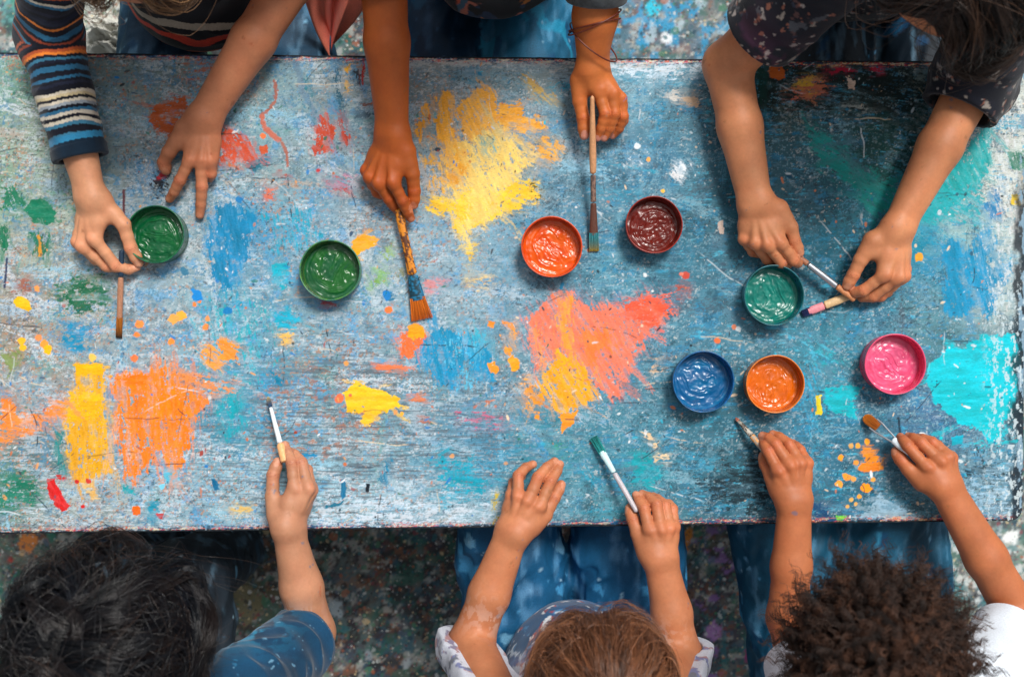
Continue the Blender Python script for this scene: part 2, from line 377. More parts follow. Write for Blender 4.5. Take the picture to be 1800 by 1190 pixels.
STROKE = [
([(482,140),(486,160),(484,176),(474,192),(461,203),(461,216),(467,228),(480,240),(492,248),(500,258),(504,272),(506,292)],2.6,(170,92,68),.85,5),([(461,205),(466,226),(478,238),(490,247)],4,(196,110,90),.8,4),
([(217,335),(218,362),(217,386)],2.2,(92,28,40),.9,2),
([(12,455),(10,480),(8,505)],1.8,(20,40,80),.9,1),
([(520,110),(532,160),(560,210)],5,(88,120,150),.5,4),
([(1580,800),(1582,760),(1580,735)],1.8,(18,40,56),.9,1),
([(1688,870),(1690,895)],3,(190,70,60),.7,3),
([(1630,660),(1634,640)],1.5,(60,200,210),1,1),
]
DOTS = [(1523,859,8,(250,150,24)),(1478,805,6,(248,156,40)),(1506,814,5,(240,150,60)),(1488,838,7,(240,150,50)),(1476,851,6,(245,160,60)),
(1500,842,4,(230,160,80)),(1535,843,4,(230,160,70)),(1511,872,4,(235,160,60)),(1496,878,4,(220,170,90)),(1504,886,3,(220,165,90)),(1490,890,3,(220,165,90)),
(1524,776,4,(245,160,40)),(1508,783,4,(235,160,60)),(1495,783,5,(210,160,90)),(1549,822,4,(240,150,60)),(37,600,7,(245,180,40)),(40,610,6,(245,180,40)),
(78,605,7,(240,150,60)),(84,614,7,(247,180,20)),(68,595,6,(235,140,80)),(64,508,5,(240,150,80)),(520,760,3,(150,60,40)),(162,628,6,(240,190,90)),
(236,630,6,(230,120,70)),(240,588,6,(235,130,60)),(246,570,7,(238,140,70)),(318,555,9,(245,170,60)),(306,560,8,(240,165,80)),(362,575,6,(235,140,70)),(364,560,5,(225,150,90)),
(300,600,6,(240,140,60)),(342,535,5,(240,130,60)),(350,530,4,(240,130,60)),(1385,555,4,(220,110,60)),(1205,485,6,(190,70,55)),(1140,280,4,(240,170,90)),
(1260,600,5,(225,110,60)),(1120,258,5,(215,225,232)),(1198,482,3,(220,120,100)),(1165,336,3,(240,190,80)),(695,725,5,(215,150,90)),(706,727,4,(240,170,60)),
(462,240,5,(230,120,70)),(400,545,7,(20,120,180)),(345,520,10,(24,130,205)),(560,300,4,(190,60,60)),(325,478,8,(60,120,150)),(155,845,4,(200,60,50)),(135,846,4,(190,40,40)),
(145,890,3,(200,30,30)),(420,350,6,(30,120,180)),(285,855,5,(120,200,225)),(1655,770,3,(0,190,200)),(615,695,3,(235,110,70)),(596,700,8,(230,110,70)),(608,640,5,(220,150,80)),
(680,520,7,(20,120,190)),(683,545,6,(245,120,60)),(735,500,5,(245,250,250)),(1290,575,4,(200,120,90))]
TAB = np.array([(-150, 91), (1806, 110), (1797, 915), (-150, 940)], float)

def build_table():
    st = 1.2
    u = np.arange(-150, 1812, st); v = np.arange(86, 946, st)
    U, V = np.meshgrid(u, v, indexing='ij'); shp = U.shape
    # domain warps
    w1 = fbm2(U/60, V/60, 1, 4)-.5; w2 = fbm2(U/60, V/60, 11, 4)-.5
    wf1 = fbm2(U/9, V/9, 21, 4, .6)-.5; wf2 = fbm2(U/9, V/9, 31, 4, .6)-.5
    Uw = U+w1*90; Vw = V+w2*70
    C = np.zeros(shp+(3,), np.float32); W = np.zeros(shp, np.float32)
    for bu, bv, r, g, b in BASE:
        w = 1.0/(((Uw-bu)**2+(Vw-bv)**2)+120)**1.7
        C += w[..., None]*lin((r, g, b)).astype(np.float32); W += w
    C /= W[..., None]
    C = C*np.array([.87, .88, .80], np.float32)
    Hh = np.zeros(shp, np.float32)
    hs = fbm2(U/26, V/3.2, 41, 4, .65)          # long brush streaks / wood grain
    hs2 = fbm2(U/60, V/2.0, 45, 3, .6)
    cl = fbm2(U/34, V/26, 51, 5, .6)            # blotches
    cl2 = fbm2(U/14, V/10, 61, 5, .62)
    fine = fbm2(U/3.1, V/2.4, 71, 3, .7)
    vst = fbm2(U/3.0, V/24, 75, 3, .6)
    def over(mask, rgb, dh=0.0):
        nonlocal C, Hh
        C = C*(1-mask[..., None]) + mask[..., None]*lin(rgb).astype(np.float32)
        Hh = Hh + mask*dh
    left = sstep(1100, 700, U); right = 1-left
    C *= (0.84+.32*hs[..., None])*(.7+.6*cl2[..., None])
    # worn under-layers
    over(sstep(.53, .60, .55*cl+.45*hs)*.5*left, (196, 210, 222), .12)
    over(sstep(.53, .60, .55*cl2+.45*hs2)*.4*right*sstep(1300, 1100, U), (120, 176, 198), .1)
    over(sstep(.55, .62, .7*fbm2(U/40, V/34, 81, 5, .62)+.3*hs)*.5, (92, 134, 156), -.1)
    over(sstep(.57, .61, .6*fbm2(U/24, V/20, 83, 5, .62)+.4*hs)*.55*right, (30, 130, 175), .15)
    over(sstep(.58, .63, .6*fbm2(U/30, V/30, 87, 5, .6)+.4*fine)*.55*right, (24, 58, 74), -.2)
    over(sstep(.60, .66, .6*fbm2(U/26, V/22, 89, 5, .62)+.4*fine)*.6*left, (84, 104, 112), -.2)
    bz = sstep(560, 330, abs(U-450)+.5*abs(V-520))
    over(sstep(.56, .62, .7*fbm2(U/20, V/20, 93, 5, .6)+.3*fine)*.5*bz, (40, 146, 205), .12)
    dz = np.clip(sstep(250, 40, U)+.3*sstep(900, 500, U), 0, 1)
    over(sstep(.60, .65, .5*fbm2(U/13, V/11, 97, 5, .62)+.5*fine)*.7*dz, (176, 120, 84), .1)
    over(sstep(.60, .65, .5*fbm2(U/16, V/14, 99, 5, .62)+.5*fine)*.6*sstep(230, 20, U)*sstep(640, 400, V), (60, 130, 105), .1)
    over(sstep(.62, .67, .5*fbm2(U/18, V/14, 103, 5, .62)+.5*hs)*.8*sstep(1100, 1250, U), (70, 170, 200), .15)
    over(sstep(.665, .69, .6*fbm2(U/12, V/9, 105, 5, .65)+.4*fine)*.6, (206, 206, 200), .2)
    over(sstep(.60, .65, .45*fbm2(U/30, V/5, 107, 4, .6)+.55*hs2)*.5*sstep(600, 760, V)*left, (205, 222, 236), .15)
    over(sstep(.61, .66, .45*fbm2(U/30, V/5, 109, 4, .6)+.55*hs2)*.55*sstep(600, 760, V), (70, 92, 108), -.15)
    crack = np.abs(fbm2(U/17, V/9, 111, 4, .6)-.5)
    over(sstep(.012, .003, crack)*sstep(.5, .58, cl)*.6, (40, 50, 58), -.3)
    # broad dry-brushed smears, wiped in every direction
    rs = np.random.default_rng(21)
    sL = [(176,194,206),(150,176,194),(196,206,214),(120,156,176),(104,128,142),(60,140,190),(168,160,150),(140,190,214),(92,150,150)]
    sR = [(52,106,134),(38,88,112),(86,146,172),(26,58,76),(30,126,160),(120,166,184),(24,98,124),(70,90,104),(40,150,180)]
    for i in range(420):
        cu = rs.uniform(-150, 1800); cv = rs.uniform(95, 935); L_ = rs.uniform(25, 130); w_ = rs.uniform(5, 20)
        an = rs.choice([0, 0, 0, .3, -.4, 1.45, 1.6, .9]) + rs.normal()*.18
        R_ = L_+w_; i0 = max(0, int((cu-R_-u[0])/st)); i1 = min(len(u), int((cu+R_-u[0])/st)+1)
        j0 = max(0, int((cv-R_-v[0])/st)); j1 = min(len(v), int((cv+R_-v[0])/st)+1)
        if i1-i0 < 3 or j1-j0 < 3: continue
        sl = (slice(i0, i1), slice(j0, j1)); du = U[sl]-cu; dv = V[sl]-cv
        ca, sa = math.cos(an), math.sin(an); x = du*ca+dv*sa; y = -du*sa+dv*ca+wf1[sl]*8+w1[sl]*22
        e_ = (np.abs(x)/L_)**3+(np.abs(y)/w_)**3
        q_ = .6*fbm2(x/26, y/2.1+i, i % 40, 3, .65)+.4*fine[sl]
        m = sstep(.50, .54, q_-.22*e_+rs.uniform(-.02, .06))*rs.uniform(.35, .8)
        pal = sL if rs.random() < (1 if cu < 800 else (0 if cu > 1150 else (1150-cu)/350)) else sR
        m = m[..., None]; C[sl] = C[sl]*(1-m)+m*lin(pal[rs.integers(len(pal))]).astype(np.float32); Hh[sl] += m[..., 0]*.35
    # fine chips and specks over the whole board
    pm1 = sstep(.42, .62, fbm2(U/70, V/60, 161, 3)); pm2 = sstep(.42, .6, fbm2(U/80, V/60, 163, 3)); pm3 = sstep(.4, .6, fbm2(U/55, V/60, 165, 3))
    k1 = fbm2(U/4.4, V/3.6, 167, 3, .6); k2 = fbm2(U/4.0, V/3.6, 169, 3, .6); k3 = fbm2(U/6.0, V/4.2, 171, 3, .65); k4 = fbm2(U/5.2, V/5.2, 173, 3, .6)
    over(sstep(.61, .69, k1)*(.08+.5*pm1), (40, 52, 60), -.3)
    over(sstep(.63, .69, k2)*.75*pm2*left, (172, 124, 92), .1)
    over(sstep(.63, .69, k2)*.6*pm2*right, (128, 166, 182), .1)
    over(sstep(.63, .70, k3)*(.55*left+.3*right)*pm3, (200, 208, 212), .15)
    over(sstep(.62, .68, k4)*.6*(1-pm1)*sstep(1500, 900, U), (70, 120, 142), 0)
    over(sstep(.63, .68, k4)*.7*sstep(.5, .6, fbm2(U/60, V/60, 175, 3))*sstep(700, 350, U)*.5, (36, 130, 184), 0)
    ck = np.abs(fbm2(U/9, V/6.5, 177, 4, .62)-.5); ck2 = np.abs(fbm2(U/14, V/4.5, 179, 4, .6)-.5)
    over(sstep(.010, .002, ck)*sstep(.50, .56, cl2)*.55, (30, 40, 48), -.5)
    over(sstep(.012, .002, ck2)*sstep(.48, .56, cl)*.5, (60, 76, 86), -.4)
    tan = sstep(130, 60, np.hypot((U-560)*.8, V-725))
    over(sstep(.56, .62, .5*fbm2(U/16, V/5, 181, 4, .6)+.5*k3)*.75*tan, (160, 104, 76), .1)
    over(sstep(.54, .60, .5*fbm2(U/22, V/4, 183, 4, .6)+.5*hs2)*.7*sstep(260, 120, np.hypot((U-640)*.7, V-780)), (78, 92, 102), -.2)
    # patches
    for pts, rgb, cov, rough, ang in PATCH:
        if cov <= 0: continue
        if rgb[2] > rgb[1]*1.25 and rgb[0] < 90: rgb = (rgb[0]*.6, min(255, rgb[1]*1.08), rgb[2]*.92)
        p = np.asarray(pts, float); m = rough*2+8
        i0 = max(0, int((p[:, 0].min()-m-u[0])/st)); i1 = min(len(u), int((p[:, 0].max()+m-u[0])/st)+1)
        j0 = max(0, int((p[:, 1].min()-m-v[0])/st)); j1 = min(len(v), int((p[:, 1].max()+m-v[0])/st)+1)
        if i1 <= i0 or j1 <= j0: continue
        sl = (slice(i0, i1), slice(j0, j1))
        u0 = U[sl]; v0 = V[sl]
        a = math.radians(ang); ca, sa = math.cos(a), math.sin(a)
        s_ = u0*ca+v0*sa; t_ = -u0*sa+v0*ca
        sd_ = hash(tuple(map(float, pts[0]))) % 97
        stk = fbm2(s_/16, t_/3.0, sd_, 4, .65)
        blo = fbm2(u0/11, v0/11, sd_+3, 4, .62)
        mid1 = fbm2(u0/24, v0/24, sd_+6, 3)-.5; mid2 = fbm2(u0/24+9, v0/24, sd_+7, 3)-.5
        kk = 0 if rough <= 2 else 1
        wr = max(rough, 3.5)
        d = inpoly_sd(u0+wf1[sl]*wr*1.6+mid1*rough*2.2*kk, v0+wf2[sl]*wr*1.6+mid2*rough*2.2*kk, pts)
        q = .42*stk+.33*blo+.25*fine[sl]
        thi = .2 if cov >= 1 else .5-.26*(cov-.5)
        fe = rough if cov < 1 else min(rough, 5)*.6
        th = thi+(.70-thi)*sstep(-fe*1.2, fe*1.5, d)
        wide = fbm2(s_/50, t_/9, sd_+5, 3, .6)
        sf = .012+.0022*min(rough, 12)
        mask = sstep(th-sf, th+sf*1.2, q)*sstep(rough*2.2+4, rough*1.6, d)
        if cov < 1:
            mask *= 1-.55*sstep(.54, .68, .6*wide+.4*blo)            # thin, wiped areas
            halo = .42*sstep(rough*2.6, -rough*.5, d+(wide-.5)*rough*6)*sstep(.44, .58, .5*wide+.5*stk)*min(cov+.1, 1)
            mask = np.maximum(mask, halo)
        shade = (.66+.46*stk+.24*wide)[..., None]
        hue = np.clip((wide-.5)*3.2, -1, 1)[..., None]
        c = .86*lin(rgb).astype(np.float32)*shade*(1+hue*np.array([.05, .13, .18]))
        # thin paint lets the layer below tint it
        al = (mask*(.93+.07*sstep(.35, .55, 1-stk)))[..., None]
        C[sl] = C[sl]*(1-al)+c*al
        Hh[sl] += mask*(.35+1.1*(stk-.5))
    for pts, w, rgb, cov, rough in STROKE:
        d = line_sd(U+wf1*rough*2, V+wf2*rough*2, pts, w)+(fine-.5)*rough
        m = sstep(.8, -.5, d)*cov; over(m, rgb, .8)
    # wet paint dragged out of the patches: every smear carries the colour it starts on
    rd = np.random.default_rng(33)
    big = [p for p in PATCH if p[2] >= .5 and p[3] >= 5]
    for i in range(900):
        pts, rgb, cov, rough, ang = big[rd.integers(len(big))]
        p = np.asarray(pts, float); k_ = rd.integers(len(p)); t_ = rd.random()
        b0 = p[k_]*(1-t_)+p[(k_+1) % len(p)]*t_; cen_ = p.mean(0); size = np.sqrt(max(np.prod(p.max(0)-p.min(0)), 1))
        src = b0+(cen_-b0)*rd.uniform(.05, .35)
        si = int((src[0]-u[0])/st); sj = int((src[1]-v[0])/st)
        if not (2 < si < len(u)-3 and 2 < sj < len(v)-3): continue
        colr = C[si-2:si+3, sj-2:sj+3].mean((0, 1)).copy()
        an = math.radians(ang)+rd.normal()*.35+(math.pi if rd.random() < .5 else 0)
        L_ = rd.uniform(.12, .38)*size+6; w_ = rd.uniform(1.5, 5.5)+size*.02
        cu = b0[0]+math.cos(an)*L_*.35; cv = b0[1]+math.sin(an)*L_*.35
        R_ = L_+w_; i0 = max(0, int((cu-R_-u[0])/st)); i1 = min(len(u), int((cu+R_-u[0])/st)+1); j0 = max(0, int((cv-R_-v[0])/st)); j1 = min(len(v), int((cv+R_-v[0])/st)+1)
        if i1-i0 < 3 or j1-j0 < 3: continue
        sl = (slice(i0, i1), slice(j0, j1)); du = U[sl]-cu; dv = V[sl]-cv
        ca, sa = math.cos(an), math.sin(an); x = du*ca+dv*sa; y = -du*sa+dv*ca+wf1[sl]*4+w1[sl]*12
        e_ = (np.abs(x)/L_)**2.5+(np.abs(y)/w_)**3
        q_ = .65*fbm2(x/18, y/1.7+i, i % 40, 3, .65)+.35*fine[sl]
        m = (sstep(.46, .56, q_+.05-.25*e_)*rd.uniform(.35, .85))[..., None]
        C[sl] = C[sl]*(1-m)+m*colr; Hh[sl] += m[..., 0]*.5
    def dab(cu, cv, r, rgb, k=1.0, el=1.0, an=0.0, dh=.6):
        R = r*1.9+3
        i0 = max(0, int((cu-R-u[0])/st)); i1 = min(len(u), int((cu+R-u[0])/st)+2)
        j0 = max(0, int((cv-R-v[0])/st)); j1 = min(len(v), int((cv+R-v[0])/st)+2)
        if i1 <= i0 or j1 <= j0: return
        sl = (slice(i0, i1), slice(j0, j1)); du = U[sl]-cu; dv = V[sl]-cv
        ca, sa = math.cos(an), math.sin(an); x = du*ca+dv*sa; y = -du*sa+dv*ca
        d = np.sqrt((x/el)**2+(y*el)**2)-r+(wf1[sl])*r*1.5
        m = (sstep(.8, -.6, d)*k)[..., None]
        C[sl] = C[sl]*(1-m)+m*lin(rgb).astype(np.float32)
        Hh[sl] += m[..., 0]*dh
    for d in DOTS: dab(d[0], d[1], d[2], d[3])
    # splatter
    r = np.random.default_rng(5)
    palL = [(196,106,60),(40,60,72),(30,46,56),(24,120,190),(215,150,90),(60,70,78),(30,110,90),(160,60,50),(225,228,230),(50,80,110),(190,120,90)]
    palR = [(26,50,66),(20,36,46),(220,226,228),(40,170,200),(190,205,214),(200,120,80),(24,70,96),(16,120,160),(225,200,170)]
    for i in range(5200):
        cu = r.uniform(-150, 1806); cv = r.uniform(92, 936)
        if vn2(np.array(cu/45.), np.array(cv/45.), 5) < r.uniform(.25, .75): continue
        pal = palL if r.random() < (1 if cu < 750 else (0 if cu > 1100 else (1100-cu)/350)) else palR
        rr = min(.5+r.exponential(.75), 4.0)
        dab(cu, cv, rr, pal[r.integers(len(pal))], r.uniform(.6, 1), r.uniform(1, 1.9), r.uniform(0, 3.14), .5)
    # scratches
    for i in range(170):
        cu = r.uniform(-100, 1780); cv = r.uniform(100, 920); L_ = r.uniform(10, 60); an = r.choice([0., 0., .1, 1.5, .8, -.7])+r.normal()*.15
        R_ = L_+4; i0 = max(0, int((cu-R_-u[0])/st)); i1 = min(len(u), int((cu+R_-u[0])/st)+1); j0 = max(0, int((cv-R_-v[0])/st)); j1 = min(len(v), int((cv+R_-v[0])/st)+1)
        if i1-i0 < 3 or j1-j0 < 3: continue
        sl = (slice(i0, i1), slice(j0, j1)); du = U[sl]-cu; dv = V[sl]-cv
        ca, sa = math.cos(an), math.sin(an); x = du*ca+dv*sa; y = -du*sa+dv*ca+w1[sl]*14+(x/L_)**2*r.normal()*3
        m = (sstep(1.5, .4, np.abs(y))*sstep(L_, L_*.7, np.abs(x))*sstep(.4, .5, cl2[sl])*r.uniform(.4, .9))[..., None]
        rgb = [(24, 36, 46), (200, 210, 216), (30, 50, 70), (210, 190, 160)][r.integers(4)]
        C[sl] = C[sl]*(1-m)+m*lin(rgb).astype(np.float32); Hh[sl] -= m[..., 0]*.5
    # worn border along the edges of the board
    def edge_d():
        top = 91+(110-91)*(U+150)/1956; bot = 940+(915-940)*(U+150)/1947; rt = 1806-9*(V-110)/805
        return V-top, bot-V, rt-U
    dt, db, dr = edge_d()
    e = np.minimum(dt, db)
    pe = fbm2(U/38, V/5, 131, 4, .6)
    for lo, hi, rgb in ((.30, .43, (34, 50, 74)), (.455, .50, (206, 92, 60)), (.52, .555, (222, 205, 170)), (.56, .60, (196, 54, 78)), (.62, .75, (24, 66, 110))):
        m = sstep(13, 4, e+(fine-.5)*16)*sstep(lo-.01, lo+.01, pe)*sstep(hi+.01, hi-.01, pe)*.9
        over(m, rgb, .3)
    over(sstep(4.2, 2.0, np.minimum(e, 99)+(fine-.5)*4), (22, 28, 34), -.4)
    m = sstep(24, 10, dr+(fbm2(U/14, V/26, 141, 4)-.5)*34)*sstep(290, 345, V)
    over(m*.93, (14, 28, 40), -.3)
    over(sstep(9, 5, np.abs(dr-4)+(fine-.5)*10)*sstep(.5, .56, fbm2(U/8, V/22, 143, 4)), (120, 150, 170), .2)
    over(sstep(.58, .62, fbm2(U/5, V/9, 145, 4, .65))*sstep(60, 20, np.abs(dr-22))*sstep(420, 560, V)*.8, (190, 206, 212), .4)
    C = np.clip(C*(.90+.20*fine[..., None]), 0, .95)
    Hh = Hh*.00013+(hs-.5)*.00013+(fine-.5)*.00007+(cl2-.5)*.0003
    Z = Hh-.0006
    # keep only what lies on the board: clamp the grid's edges to its outline and round the right corners
    t = (U-u[0])/(u[-1]-u[0]); s = (V-v[0])/(v[-1]-v[0])
    top = TAB[0]*(1-t[..., None])+TAB[1]*t[..., None]; bot = TAB[3]*(1-t[..., None])+TAB[2]*t[..., None]
    # paint was computed on (U,V); move border vertices only
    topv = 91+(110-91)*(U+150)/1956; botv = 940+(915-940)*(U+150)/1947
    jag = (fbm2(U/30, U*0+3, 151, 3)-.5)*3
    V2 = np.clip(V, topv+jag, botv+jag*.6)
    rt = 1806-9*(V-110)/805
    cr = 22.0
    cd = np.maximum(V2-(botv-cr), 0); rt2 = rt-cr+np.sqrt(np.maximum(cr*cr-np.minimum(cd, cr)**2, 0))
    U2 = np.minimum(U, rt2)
    k = S
    X = (U2-900)*k; Y = (595-V2)*k
    top_v = np.stack([X, Y, Z], -1)
    nu, nv = shp
    # fold the border ring down as the board's sides
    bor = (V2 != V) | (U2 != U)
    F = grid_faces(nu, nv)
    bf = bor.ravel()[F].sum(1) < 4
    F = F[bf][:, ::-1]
    root = empty('table', tuple(P(800, 520, 0)+np.array([0, 0, FLOOR])), 'long low table board covered in dried paint of every colour, under all the hands', 'table')
    m, nt, b = new_mat('dried_paint'); l = nt.links.new
    at = node(nt, 'ShaderNodeAttribute', attribute_name='paint')
    tc = node(nt, 'ShaderNodeTexCoord'); mp = node(nt, 'ShaderNodeMapping'); mp.inputs['Scale'].default_value = (.45, 1.4, 1)
    n1 = node(nt, 'ShaderNodeTexNoise', in_Scale=520.0, in_Detail=6.0, in_Roughness=.7)
    n2 = node(nt, 'ShaderNodeTexNoise', in_Scale=70.0, in_Detail=4.0, in_Roughness=.6)
    l(tc.outputs['Object'], mp.inputs[0]); l(mp.outputs[0], n1.inputs['Vector']); l(tc.outputs['Object'], n2.inputs['Vector'])
    mr = node(nt, 'ShaderNodeMapRange'); mr.inputs[1].default_value = .3; mr.inputs[2].default_value = .7; mr.inputs[3].default_value = .84; mr.inputs[4].default_value = 1.16
    l(n1.outputs['Fac'], mr.inputs[0])
    sc = node(nt, 'ShaderNodeVectorMath', operation='SCALE'); l(at.outputs['Color'], sc.inputs[0]); l(mr.outputs[0], sc.inputs['Scale'])
    l(sc.outputs[0], b.inputs['Base Color'])
    mr2 = node(nt, 'ShaderNodeMapRange'); mr2.inputs[1].default_value = .35; mr2.inputs[2].default_value = .65; mr2.inputs[3].default_value = .38; mr2.inputs[4].default_value = .75
    l(n2.outputs['Fac'], mr2.inputs[0]); l(mr2.outputs[0], b.inputs['Roughness'])
    b.inputs['Specular IOR Level'].default_value = .2
    bp = node(nt, 'ShaderNodeBump', in_Strength=.35, in_Distance=.0005); l(n1.outputs['Fac'], bp.inputs['Height']); l(bp.outputs['Normal'], b.inputs['Normal'])
    mesh_obj('painted_surface', top_v.reshape(-1, 3), F, m, root, C.reshape(-1, 3))
    # board body below the paint
    oc = []
    for cx, cy in [(-150, 91.5), (1805, 110.5)]: oc.append((cx, cy))
    for a in np.linspace(0, math.pi/2, 8):
        oc.append((1796.5-cr+cr*math.cos(a), 914.5-cr+cr*math.sin(a)))
    oc.append((-150, 939))
    oc = np.array(oc); ox = (oc[:, 0]-900)*S; oy = (595-oc[:, 1])*S
    n = len(oc)
    V3 = np.concatenate([np.stack([ox, oy, np.full(n, -.0016)], 1), np.stack([ox, oy, np.full(n, -.034)], 1)])
    import bmesh
    bm = bmesh.new(); vs = [bm.verts.new(tuple(p-np.array(root.location))) for p in V3]
    bm.faces.new(vs[:n][::-1]); bm.faces.new(vs[n:])
    for i in range(n): bm.faces.new((vs[i], vs[(i+1) % n], vs[n+(i+1) % n], vs[n+i]))
    bmesh.ops.recalc_face_normals(bm, faces=bm.faces)
    me = bpy.data.meshes.new('board'); bm.to_mesh(me); bm.free()
    me.materials.append(mat_simple('old_board_wood', (44, 46, 50), rough=.8, nscale=60, var=.5, bump=.5))
    o = bpy.data.objects.new('board', me); COL.objects.link(o); o.parent = root
    wood = mat_simple('leg_wood', (70, 62, 56), rough=.8, nscale=40, var=.3, bump=.4)
    for (cu, cv) in ((-90, 150), (1740, 170), (1740, 860), (-90, 880)):
        c = P(cu, cv, 0); x, y = c[0], c[1]; h_ = .03
        bmv = np.array([(x+sx*h_*t2, y+sy*h_*t2, z) for z, t2 in ((-.0345, 1.0), (FLOOR+.001, .7)) for sx, sy in ((-1, -1), (1, -1), (1, 1), (-1, 1))])
        ff = [(0, 1, 5, 4), (1, 2, 6, 5), (2, 3, 7, 6), (3, 0, 4, 7), (4, 5, 6, 7), (3, 2, 1, 0)]
        mesh_obj('leg', bmv, ff, wood, root, smooth=False)

def build_floor():
    def axis(lo, hi, st):
        c = np.arange(lo, hi, st); g = []; d = st
        x = c[-1]
        while x < 40: d *= 1.35; x += d; g.append(x)
        b = []; d = st; x = c[0]
        while x > -40: d *= 1.35; x -= d; b.append(x)
        return np.concatenate([b[::-1], c, g])
    X1 = axis(-1.15, 1.15, .0045); Y1 = axis(-.8, .8, .0045)
    X, Y = np.meshgrid(X1, Y1, indexing='ij')
    kf = S*(H-FLOOR)/H
    U = X/kf+900; V = 595-Y/kf
    base = [(0,960,96,104,92),(60,1080,84,92,84),(0,1180,70,80,78),(150,960,60,66,60),(420,980,28,32,32),(430,1050,92,88,66),(600,1000,30,32,34),
            (620,1150,34,36,40),(760,1000,34,38,40),(740,1150,42,46,50),(1240,960,66,66,58),(1240,1060,56,50,60),(1230,1160,58,66,74),(1290,1050,60,56,66),
            (1700,960,112,120,116),(1780,950,130,138,132),(1680,1060,92,104,102),(1640,1150,80,100,104),(1450,980,40,46,50),
            (1120,40,60,120,150),(1180,60,92,110,124),(1230,20,96,106,110),(1380,85,80,110,124),(940,60,20,110,150),(850,60,14,70,96),
            (10,40,74,128,128),(30,80,90,120,124),(190,70,186,186,176),(620,50,40,52,58),(640,80,26,32,36),(1600,60,30,36,40),(300,85,70,74,74),(900,300,50,60,64),(1800,20,90,100,104)]
    w1 = fbm2(U/50, V/50, 1, 4)-.5; w2 = fbm2(U/50, V/50, 11, 4)-.5
    C = np.zeros(U.shape+(3,)); W = np.zeros(U.shape)
    for bu, bv, r, g, b in base:
        w = 1/(((U+w1*70-bu)**2+(V+w2*70-bv)**2)+200)**1.7
        C += w[..., None]*lin((r, g, b)); W += w
    C /= W[..., None]
    far = sstep(1.2, 2.5, np.maximum(abs(X), abs(Y)))[..., None]
    C = C*(1-far)+far*lin((72, 78, 80))
    n1 = fbm2(X*30, Y*30, 5, 5, .6); n2 = fbm2(X*90, Y*90, 9, 4, .6)
    C *= (.5+1.4*n1)[..., None]
    def ov(m, rgb): 
        nonlocal C
        m = m*(1-far[..., 0]); C = C*(1-m[..., None])+m[..., None]*lin(rgb)
    for k_, (f_, rgb, a_) in enumerate(((22, (110,112,104), .5), (30, (24,30,34), .7), (26, (96,120,122), .55), (34, (140,92,64), .5), (36, (40,92,112), .6), (44, (176,178,172), .6), (40, (60,44,60), .5), (48, (28,96,84), .6))):
        q_ = fbm2(X*f_+k_*7.1, Y*f_+k_*3.3, 25+k_, 5, .64)
        ov(sstep(.58, .62, q_)*a_, rgb)
    top = sstep(140, 90, V)*sstep(700, 900, U)
    ov(sstep(.60, .64, fbm2(X*34, Y*34, 15, 4))*.8*top, (20, 150, 200))
    ov(sstep(.62, .66, fbm2(X*40, Y*40, 16, 4))*.7*top, (170, 196, 210))
    bot = sstep(900, 940, V)
    ov(sstep(.64, .67, fbm2(X*40, Y*40, 17, 4))*.7*bot*sstep(250, 100, U), (14, 110, 90))
    ov(sstep(.64, .68, fbm2(X*44, Y*44, 18, 4))*.7*bot*sstep(1150, 1250, U)*sstep(1400, 1300, U), (150, 110, 180))
    ov(sstep(.62, .66, fbm2(X*50, Y*50, 19, 4))*.6*bot*sstep(1100, 1250, U), (30, 110, 120))
    ov(sstep(.62, .65, fbm2(X*60, Y*60, 20, 4))*.75*bot*sstep(1550, 1680, U), (200, 206, 206))
    ov(sstep(.60, .66, fbm2(X*30, Y*30, 23, 4))*.5*bot*sstep(1400, 1600, U), (40, 120, 130))
    ov(sstep(.58, .62, fbm2(X*26, Y*26, 24, 4))*.6*sstep(100, 80, V)*sstep(120, 60, U), (40, 150, 120))
    for cu, cv, r, rgb in ((52, 952, 18, (214, 128, 52)), (1207, 947, 15, (205, 128, 36)), (590, 1068, 17, (150, 164, 172)), (425, 1060, 30, (118, 112, 82)),
                           (1255, 1110, 16, (176, 130, 190)), (18, 985, 5, (170, 50, 40)), (1780, 945, 14, (225, 228, 228)), (1730, 1000, 10, (220, 225, 225)),
                           (1322, 1150, 12, (150, 20, 110)), (1318, 1040, 13, (190, 100, 90)), (190, 70, 40, (200, 200, 190)), (1150, 15, 14, (30, 190, 220)), (1170, 70, 10, (230, 235, 240)),
                           (715, 1165, 8, (160, 170, 176)), (650, 1150, 7, (140, 150, 160))):
        d = np.hypot(U-cu+(n1-.5)*r*1.6, V-cv+(n2-.5)*r*1.6)-r
        ov(sstep(2, -2, d)*.95, rgb)
    Z = np.full(U.shape, FLOOR)
    m, nt, b = new_mat('splattered_concrete'); l = nt.links.new
    at = node(nt, 'ShaderNodeAttribute', attribute_name='paint'); tc = node(nt, 'ShaderNodeTexCoord')
    cur = at.outputs['Color']
    for scale, th, seed, amt in ((110., .26, 0., .75), (44., .20, 3.3, .7), (230., .30, 7.7, .7)):
        mp = node(nt, 'ShaderNodeMapping'); mp.inputs['Location'].default_value = (seed, seed*2, 0)
        nn = node(nt, 'ShaderNodeTexNoise', in_Scale=scale*1.2, in_Detail=2.0)
        l(tc.outputs['Object'], mp.inputs[0]); l(tc.outputs['Object'], nn.inputs['Vector'])
        ad = node(nt, 'ShaderNodeVectorMath', operation='MULTIPLY_ADD'); ad.inputs[1].default_value = (.6/scale,)*3
        l(nn.outputs['Color'], ad.inputs[0]); l(mp.outputs[0], ad.inputs[2])
        vo = node(nt, 'ShaderNodeTexVoronoi', in_Scale=scale); l(ad.outputs[0], vo.inputs['Vector'])
        sep = node(nt, 'ShaderNodeSeparateColor'); l(vo.outputs['Color'], sep.inputs[0])
